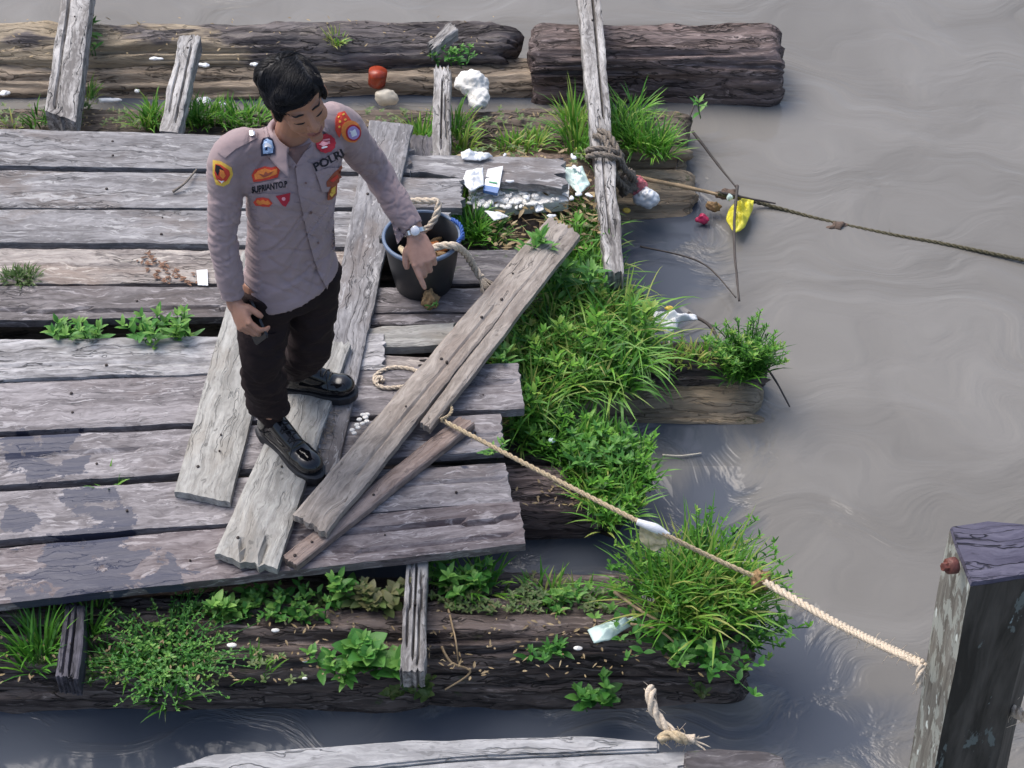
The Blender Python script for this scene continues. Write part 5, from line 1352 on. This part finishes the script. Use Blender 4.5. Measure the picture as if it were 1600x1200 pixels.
    sv, sf, sn = fuse(sp, .0055, 10, .5)
    def seg_par(p, a, b):
        d = b-a; t = max(0, min(1, (p-a).dot(d)/d.length_squared)); return t, (p-(a+d*t)).length
    out = []
    for p, n_ in zip(sv, sn):
        tr, dr_ = seg_par(p, SR, WR); tl, dl_ = seg_par(p, SL, WL)
        if min(dr_, dl_) < .085:
            t = tr if dr_ < dl_ else tl; o3 = 0 if dr_ < dl_ else 9
            q = p.x*13+p.y*9
            f_ = (1-abs(nz(q, t*9+o3+q*.35, p.z*5)*2))
            f2 = (1-abs(nz(q*1.8+4, t*17+o3-q*.5, p.z*7)*2))
            amp = .4+.9*math.exp(-((t-.5)/.28)**2)+.5*math.exp(-((t-.95)/.1)**2)
            d = (.009*(max(0, f_)**1.6-.4)-.009*math.exp(-((1-f_)/.22)**2)-.004*math.exp(-((1-f2)/.25)**2))*amp
        else:
            a = (p-N).dot(LB); z = (p-N).z
            f_ = 1-abs(nz(a*4+z*2, z*10-a*8, 2)*2); f2 = 1-abs(nz(a*8, z*20+a*13, 6)*2)
            amp = .8+.9*min(1, max(0, -z-.12)/.2)
            hemf = min(1, max(0, (z+.56)/.09)); d = (.010*(max(0, f_)**1.6-.4)-.010*math.exp(-((1-f_)/.22)**2)-.0035*math.exp(-((1-f2)/.25)**2))*amp*hemf
        out.append(p+n_*d)
    sv = out
    shirt = mesh('shirt', sv, sf, M['shirt'], root)
    SB = BVHTree.FromPolygons(sv, sf); BVH0 = SB
    # ---- trousers
    tp = []
    tp.append(tube([N+ax*.82, P+V((0, 0, .0)), P-V((0, 0, .09))], [.125, .145, .135], n=28, side=LB, flat=.72))
    for k in (-1, 1):
        top = hip[k]+V((0, 0, -.02))
        shin = knee[k].lerp(ank[k], .55)+fd[k]*-.008; end = ank[k]+V((0, 0, .055))
        tp.append(tube([top, top.lerp(knee[k], .5), knee[k], shin, end], [.092, .085, .070, .068, .060], n=24, seg=50))
    tv, tf, tn = fuse(tp, .009, 8, .5)
    out = []
    for p, n_ in zip(tv, tn):
        z = p.z; f_ = 1-abs(nz(p.x*7, p.y*7, z*13)*2); f2 = 1-abs(nz(p.x*14+3, p.y*14, z*26+p.x*12)*2)
        amp = .6+.8*math.exp(-((z-(z1+.45))/.12)**2)+1.0*math.exp(-((z-(z1+.2))/.08)**2)
        out.append(p+n_*(.013*(f_-.55)+.007*(f2-.55))*amp)
    tv = out; trou = mesh('trousers', tv, tf, M['trousers'], root)
    TB = BVHTree.FromPolygons(tv, tf)
    allv = sv+tv; allf = [tuple(f) for f in sf]+[tuple(i+len(sv) for i in f) for f in tf]
    AB = BVHTree.FromPolygons(allv, allf)
    camp = V((0, 0, CAM_Z))
    # ---- cloth pieces laid onto the garment
    def laid(name, poly, mat, parent, off=.002, th=.002, tree=None, cuts=None, tri=None, maxe=5.0, smooth=True):
        tree = tree or SB
        bm = bmesh.new()
        if tri: 
            vv = [bm.verts.new((a, b, 0)) for a, b in tri[0]]
            for f in tri[1]:
                try: bm.faces.new([vv[i] for i in f])
                except ValueError: pass
        else:
            vv = [bm.verts.new((a, b, 0)) for a, b in poly]; bm.faces.new(vv)
        bmesh.ops.triangulate(bm, faces=bm.faces)
        for _ in range(6):
            le = [e for e in bm.edges if e.calc_length() > maxe]
            if not le: break
            bmesh.ops.subdivide_edges(bm, edges=le, cuts=1); bmesh.ops.triangulate(bm, faces=[f for f in bm.faces if len(f.verts) > 3])
        bm.verts.ensure_lookup_table()
        vs = []; nn = []; last = None
        for v_ in bm.verts:
            d = ray(v_.co.x, v_.co.y).normalized(); hit = tree.ray_cast(camp, d)
            if hit[0] is None:
                q = camp+d*4.0*1.0
                dep = (last-camp).dot(d) if last is not None else 5.2
                loc, nr, _, _ = tree.find_nearest(camp+d*dep); dep2 = (loc-camp).dot(d); hp_ = camp+d*dep2; nr = -d
            else: hp_, nr = hit[0], hit[1]; 
            if nr.dot(d) > 0: nr = -nr
            last = hp_
            o_ = off(v_.co.x, v_.co.y) if callable(off) else off
            vs.append(hp_+(nr*.5-d*.5).normalized()*o_); nn.append((nr-d).normalized())
        fs = [tuple(v_.index for v_ in f.verts) for f in bm.faces]
        be = []
        for e in bm.edges:
            if len(e.link_faces) == 1:
                l = e.link_loops[0]; be.append((l.vert.index, l.link_loop_next.vert.index))
        bm.free()
        n0 = len(vs)
        # orient towards the viewer
        f0 = fs[0]; nf = (vs[f0[1]]-vs[f0[0]]).cross(vs[f0[2]]-vs[f0[0]])
        flip = nf.dot(nn[f0[0]]) < 0
        if flip: fs = [f[::-1] for f in fs]; be = [(b, a) for a, b in be]
        allv_ = vs+[p-q*(th+.0015) for p, q in zip(vs, nn)]
        fs2 = fs+[tuple(i+n0 for i in f[::-1]) for f in fs]+[(a, n0+a, n0+b, b) for a, b in be]
        return mesh(name, allv_, fs2, mat, parent, smooth=False)
    def oval(cx, cy, rx, ry, rot=0, n=22, wob=0):
        c_, s_ = math.cos(R(rot)), math.sin(R(rot)); out = []
        for i in range(n):
            a = 2*math.pi*i/n; k = 1+(wob*(1 if i % 2 else -1)); x, y = rx*math.cos(a)*k, ry*math.sin(a)*k; out.append((cx+x*c_-y*s_, cy+x*s_+y*c_))
        return out
    def rise(edge, hi, w_=38):         # offset falling away from a left hand edge line
        def f(x, y):
            for (a, b) in zip(edge[:-1], edge[1:]):
                if a[1] <= y <= b[1]:
                    ex = a[0]+(b[0]-a[0])*(y-a[1])/(b[1]-a[1]+1e-6); break
            else: ex = edge[0][0] if y < edge[0][1] else edge[-1][0]
            return max(.0012, hi*(1-max(0, x-ex)/w_))
        return f
    ed = [(461, 262), (466, 300), (474, 342), (484, 385), (497, 426), (510, 451)]
    laid('front_panel', ed+[(518, 420), (524, 385), (521, 330), (517, 280), (500, 262), (478, 252)], M['shirt'], shirt, off=rise(ed, .010, 40), tree=AB, th=.003)
    # undershirt triangle, collar leaves and lapels
    laid('undershirt', [(432, 216), (452, 232), (474, 228), (486, 222), (462, 262)], M['shirt_in'], shirt, off=.003)
    # collar: a folded band round the neck, open at the front, its leaves ending in points
    NC = N+V((0, 0, .035))+FB*.012
    a0, a1 = R(84), R(322); nn_ = 64; ms = 12; vs = []; fs = []
    for i in range(nn_+1):
        u = i/nn_; a = a0+(a1-a0)*u; dr = FB*math.cos(a)+LB*math.sin(a); fr = abs(u-.5)*2; pt = max(0, (fr-.62)/.38)*(.12 if u < .5 else .9)
        top = NC+dr*(.064-.004*pt)+V((0, 0, .028*(1-pt*.9)-.012*pt)); inn = NC+dr*.061+V((0, 0, -.03)); 
        mid = NC+dr*(.078+.004*pt)+V((0, 0, .010-.028*pt)); low = NC+dr*(.094+.016*pt)+V((0, 0, -.022-.05*pt**1.5))+FB*(.022*pt)
        pr_ = catmull([inn, top+V((0, 0, 0)), mid, low], ms)
        for k, q in enumerate(pr_):
            if k > ms*.6:
                loc_, nr_, _, _ = BVH0.find_nearest(q)
                dd_ = (q-loc_).dot(nr_)
                if dd_ < .006: q = q+nr_*(.006-dd_)
            vs.append(q)
    mm = ms+1
    for i in range(nn_):
        for k in range(ms): fs.append((i*mm+k, (i+1)*mm+k, (i+1)*mm+k+1, i*mm+k+1))
    n0 = len(vs)
    me_n = []
    for i in range(nn_+1):
        for k in range(mm):
            p_ = vs[i*mm+k]; du = vs[min(i+1, nn_)*mm+k]-vs[max(i-1, 0)*mm+k]; dv = vs[i*mm+min(k+1, ms)]-vs[i*mm+max(k-1, 0)]; me_n.append(du.cross(dv).normalized())
    vs2 = [p_-q*.004 for p_, q in zip(vs, me_n)]
    fs += [tuple(n0+x for x in f[::-1]) for f in fs]
    for i in range(nn_): fs += [(i*mm, n0+i*mm, n0+(i+1)*mm, (i+1)*mm), (i*mm+ms, (i+1)*mm+ms, n0+(i+1)*mm+ms, n0+i*mm+ms)]
    for k in range(ms): fs += [(k, k+1, n0+k+1, n0+k), (nn_*mm+k, n0+nn_*mm+k, n0+nn_*mm+k+1, nn_*mm+k+1)]
    cv = vs+vs2; mesh('collar', cv, fs, M['shirt'], shirt)
    CB = BVHTree.FromPolygons(sv+cv, [tuple(f) for f in sf]+[tuple(i+len(sv) for i in f) for f in fs])
    laid('lapel', [(436, 228), (437, 247), (458, 263), (463, 257), (450, 240)], M['shirt'], shirt, off=.006, th=.004)
    laid('lapel', [(462, 259), (466, 265), (488, 242), (488, 228), (476, 236)], M['shirt'], shirt, off=.006, th=.004)
    laid('epaulet', [(340, 238), (372, 213), (392, 201), (402, 206), (401, 216), (368, 233), (352, 247)], M['shirt'], shirt, off=.005, th=.004)
    laid('button', oval(393, 210, 4.2, 4), M['silver'], shirt, off=.012, th=.003)
    for (x, y) in ((470, 285), (478, 330), (489, 378)): laid('button', oval(x+7, y, 1.6, 1.6, n=10), M['shirt_in'], shirt, off=.012, th=.002)
    # pockets
    laid('pocket_flap', [(388, 302), (390, 326), (424, 330), (458, 326), (459, 302)], M['shirt'], shirt, off=.0035, th=.003)
    laid('pocket', [(396, 318), (402, 358), (440, 362), (478, 357), (474, 316)], M['shirt'], shirt, off=.0018, th=.002)
    laid('pocket_flap', [(492, 268), (503, 300), (520, 296), (531, 262), (512, 262)], M['shirt'], shirt, off=.009, th=.003)
    # badges
    b = laid('arm_badge', [(333, 250), (345, 252), (362, 262), (364, 272), (358, 286), (349, 291), (338, 288), (333, 272)], M['yellow'], shirt, off=.004)
    laid('badge_field', [(337, 256), (345, 257), (358, 266), (359, 273), (353, 283), (344, 286), (339, 280), (336, 270)], M['rededge'], b, off=.0058)
    laid('badge_field', [(338, 257), (344, 259), (351, 266), (343, 268), (341, 274), (337, 266)], M['black'], b, off=.007)
    laid('badge_emblem', [(344, 264), (350, 266), (353, 274), (349, 279), (344, 274)], M['orange'], b, off=.0078)
    laid('badge_emblem', [(341, 280), (346, 283), (351, 281), (347, 286)], M['paper'], b, off=.0078)
    b = laid('chest_badge', [(393, 274), (398, 265), (414, 260), (424, 262), (435, 259), (437, 266), (434, 277), (421, 280), (408, 283), (396, 284)], M['rededge'], shirt, off=.004)
    laid('badge_emblem', [(397, 273), (403, 267), (414, 263), (424, 266), (433, 263), (433, 271), (422, 276), (409, 279), (399, 280)], M['orange'], b, off=.0058)
    laid('badge_mark', [(404, 271), (412, 273), (415, 268), (419, 271), (428, 267), (421, 274), (412, 277)], M['brownpatch'], b, off=.0068)
    laid('name_strip', [(391, 288), (393, 302), (449, 294), (449, 277)], M['shirt'], shirt, off=.004)
    b = laid('badge', [(397, 315), (402, 309), (411, 308), (420, 310), (426, 317), (421, 322), (411, 321), (402, 321)], M['rededge'], shirt, off=.007)
    laid('badge_emblem', [(400, 315), (404, 311), (408, 313), (412, 311), (415, 314), (419, 312), (423, 317), (419, 319), (412, 317), (405, 319)], M['orange'], b, off=.0085)
    b = laid('triangle_badge', [(431, 306), (453, 301), (452, 313), (446, 322), (441, 320)], M['crimson'], shirt, off=.007)
    laid('badge_mark', oval(443, 310, 3, 3, n=8), M['pink'], b, off=.0085)
    b = laid('round_badge', oval(508, 224, 15.5, 15, -15, 24, .03), M['crimson'], shirt, off=.0085)
    laid('badge_emblem', oval(506, 225, 8.5, 3.6, -12, 10, .15), M['pink'], b, off=.0105)
    laid('badge_emblem', oval(508, 218, 6, 2, -12, 8, .15), M['pink'], b, off=.0105)
    laid('badge_emblem', oval(505, 231, 5, 1.5, -12, 8), M['paper'], b, off=.0105)
    b = laid('pocket_badge', [(509, 291), (508, 283), (520, 270), (531, 258), (533, 266), (530, 280), (519, 290)], M['brownpatch'], shirt, off=.011)
    laid('badge_mark', [(514, 282), (524, 272), (526, 276), (518, 284)], M['rededge'], b, off=.0125)
    b = laid('pocket_badge', [(510, 311), (511, 299), (518, 287), (524, 287), (523, 302), (516, 310)], M['brownpatch'], shirt, off=.011)
    laid('badge_mark', [(513, 304), (516, 293), (521, 289), (521, 299), (516, 306)], M['yellow'], b, off=.0125)
    b = laid('shoulder_badge', [(524, 186), (528, 177), (538, 174), (548, 188), (541, 197), (533, 207), (530, 215), (524, 204)], M['rededge'], shirt, off=.004)
    for (x, y) in ((529, 183), (531, 190), (530, 198), (536, 179), (539, 187)): laid('badge_mark', oval(x, y, 2.1, 1.5, -40, 6), M['yellow'], b, off=.0058)
    b = laid('shoulder_badge', oval(548, 205, 15, 17, -25, 18), M['orange'], shirt, off=.0062)
    laid('badge_field', oval(551, 207, 11.5, 12.5, -20, 18), M['crimson'], b, off=.0076)
    laid('badge_field', oval(551, 207, 9, 10, -20, 18), M['purple'], b, off=.0084)
    laid('badge_emblem', oval(551, 207, 5, 6, -20, 8, .2), M['white'], b, off=.0092)
    b = laid('rank_pin', [(408, 244), (407, 226), (410, 217), (418, 214), (426, 217), (430, 228), (430, 241)], M['navy'], shirt, off=.004, tree=CB)
    laid('pin_field', [(411, 240), (410, 226), (413, 220), (418, 217), (424, 221), (427, 230), (427, 239), (419, 234)], M['bluepatch'], b, off=.0058, tree=CB)
    laid('pin_field', [(413, 232), (418, 229), (424, 231), (424, 227), (418, 223), (413, 227)], M['white'], b, off=.0072, tree=CB)
    # lettering
    def lettering(name, text, x0, y0, x1, y1, hpx, parent, off, mat, shear=0):
        cu = bpy.data.curves.new('t', 'FONT'); cu.body = text; cu.size = 1; cu.offset = .022
        to = bpy.data.objects.new('t', cu); COL.objects.link(to); dg = bpy.context.evaluated_depsgraph_get(); dg.update()
        me = bpy.data.meshes.new_from_object(to.evaluated_get(dg)); co = [v_.co.copy() for v_ in me.vertices]; ff = [tuple(p.vertices) for p in me.polygons]
        bpy.data.objects.remove(to); bpy.data.curves.remove(cu)
        xm0 = min(c.x for c in co); w_ = max(c.x for c in co)-xm0
        ang = math.atan2(y1-y0, x1-x0); ln = math.hypot(x1-x0, y1-y0); pts = []
        for c in co:
            u = (c.x-xm0)/w_*ln; v_ = c.y/.7*hpx
            pts.append((x0+u*math.cos(ang)+v_*(math.sin(ang)+shear), y0+u*math.sin(ang)-v_*math.cos(ang)))
        return laid(name, None, mat, parent, off=off, tri=(pts, ff), maxe=6)
    laid('tape', [(488, 257), (491, 270), (514, 259), (536, 246), (532, 232), (510, 246)], M['shirt'], shirt, off=.006)
    lettering('police_lettering', 'POLRI', 493, 267, 537, 244, 12.5, shirt, .0085, M['black'], .05)
    lettering('name_lettering', 'SUPRIANTO.P', 394, 301, 449, 291, 9.5, shirt, .0065, M['black'], .1)
    # cuff tail of the pointing sleeve
    laid('cuff', [(600, 330), (611, 345), (621, 382), (636, 362), (640, 352), (622, 335)], M['shirt'], shirt, off=.003, th=.003)
    # ---- watch
    wc = WL+dL*.0; mbw = MB(); vs = []; fs = []
    n = 30
    for k in range(n):
        a = 2*math.pi*k/n; c = sL*math.cos(a)*.031+nL*math.sin(a)*.0255
        for (q, e_) in ((-.007, 0), (.007, 0), (.007, .003), (-.007, .003)): vs.append(wc+c*(1+e_/.028)+dL*q)
    for k in range(n):
        for j in range(4): a, b2 = k*4+j, k*4+(j+1) % 4; c2, d2 = ((k+1) % n)*4+(j+1) % 4, ((k+1) % n)*4+j; fs.append((a, b2, c2, d2))
    wr_ = mesh('watch', vs, fs, M['silver'], root, smooth=False)
    ctr = wc+nL*.029
    vs, fs = tube([ctr-nL*.002, ctr+nL*.006], [.0175, .0165], n=28, seg=1); mesh('watch_case', vs, fs, M['silver'], wr_)
    vs, fs = tube([ctr+nL*.0055, ctr+nL*.0072], [.0145, .014], n=28, seg=1); mesh('watch_face', vs, fs, M['white'], wr_)
    # ---- boots
    for k in (-1, 1):
        f = fd[k]; s_ = V((-f.y, f.x, 0)); hz = heel[k]
        L_ = (toe[k]-hz).length; sc = L_/.29
        def b(x, y, z): return hz+f*x*sc+s_*y+V((0, 0, z))
        pr = [tube([b(.045, 0, .062), b(.12, 0, .06), b(.2, 0, .055), b(.245, 0, .05)], [.037, .040, .048, .044], n=20, seg=20, side=s_, flats=[1, .95, .78, .7]),
              ellipsoid(b(.238, 0, .054), .05*sc, .048, .036, Matrix((f, s_, UZ)).transposed()), ellipsoid(b(.048, 0, .07), .042, .038, .05, Matrix((f, s_, UZ)).transposed()),
              tube([b(.055, 0, .07), ank[k]+V((0, 0, .03)), ank[k]+V((0, 0, .15))], [.040, .044, .052], n=20, side=s_), tube([b(.09, 0, .125), b(.13, 0, .1), b(.19, 0, .075)], [.036, .037, .034], n=16, side=s_)]
        v_, f_, n_ = fuse(pr, .005, 6)
        boot = mesh('boot', v_, f_, M['patent'], root); BB = BVHTree.FromPolygons(v_, f_)
        # sole
        prof = [(0, .0), (.01, .026), (.04, .037), (.09, .034), (.13, .036), (.19, .049), (.235, .050), (.27, .038), (.288, .02), (.294, 0)]
        o_ = [b(x, y, 0) for x, y in prof]+[b(x, -y, 0) for x, y in prof[-2:0:-1]]; m_ = len(o_)
        cc = sum(o_, V((0, 0, 0)))/m_
        v2 = [p-V((0, 0, 0))+(p-cc)*.01 for p in o_]+[p+V((0, 0, .028))+(p-cc)*.035 for p in o_]+[p+V((0, 0, .034))-(p-cc)*.03 for p in o_]
        f2 = [tuple(range(m_))[::-1]]+[(i, (i+1) % m_, m_+(i+1) % m_, m_+i) for i in range(m_)]+[(m_+i, m_+(i+1) % m_, 2*m_+(i+1) % m_, 2*m_+i) for i in range(m_)]+[tuple(range(2*m_, 3*m_))]
        mesh('sole', v2, f2, M['rubber'], boot, smooth=False)
        mb = MB()
        for i in range(6):
            x = .10+.017*i; pts = []
            for j in range(7):
                y = -.024+.008*j; o3 = b(x+(.008 if i % 2 else -.004)*(j-3)/3, y, .3); hit = BB.ray_cast(o3, -UZ)
                if hit[0] is not None: pts.append(hit[0]+V((0, 0, .0015)))
            if len(pts) > 3: vs, fs = tube(pts, [.0028, .0028], n=6, seg=10); mesh('lace', vs, fs, M['lace'], boot)
        pts = []
        for j in range(17):
            y = -.05+.1*j/16; x = .2-.012*math.cos(y/.05*1.5); hit = BB.ray_cast(b(x, y*.92, .3), -UZ)
            if hit[0] is not None: pts.append(hit[0]+V((0, 0, .0004)))
        if len(pts) > 3: vs, fs = tube(pts, [.0016, .0016], n=5, seg=24); mesh('toe_seam', vs, fs, M['lace'], boot)
    # cargo pocket on the right thigh
    laid('cargo_pocket', [(381, 520), (384, 546), (402, 556), (428, 552), (432, 520), (405, 524)], M['trousers'], trou, off=.006, th=.004, tree=TB)
    # ---- phone in the right hand: a thing of its own
    pcn = WR+dR*.085-nR*.034; a = dR; s_ = sR; nn = nR
    ph = empty('mobile_phone', pcn); tag(ph, 'black mobile phone held in the lowered right hand of the man', 'phone')
    vs = [pcn+a*x+s_*y+nn*z for z in (-.0045, .0045) for x, y in ((-.062, -.03), (-.055, -.036), (.062, -.036), (.07, -.03), (.07, .03), (.062, .036), (-.055, .036), (-.062, .03))]
    fs = [tuple(range(8))[::-1], tuple(range(8, 16))]+[(i, (i+1) % 8, 8+(i+1) % 8, 8+i) for i in range(8)]
    mesh('phone_case', vs, fs, M['phone'], ph, smooth=False)
    lc = pcn+a*-.04+s_*.018+nn*.005
    vs, fs = tube([lc, lc+nn*.002], [.007, .006], n=14, seg=1); mesh('lens', vs, fs, M['silver'], ph)
    print('arm R', (ER-SR).length, (WR-ER).length, 'arm L', (EL-SL).length, (WL-EL).length, 'leg', (hip[-1]-knee[-1]).length, (knee[-1]-ank[-1]).length, (hip[1]-knee[1]).length, (knee[1]-ank[1]).length, 'N', tuple(N), 'P', tuple(P), 'boots', bl, 'top', tuple(h(0, 0, .15)), 'SR', tuple(SR), 'SL', tuple(SL))
person()
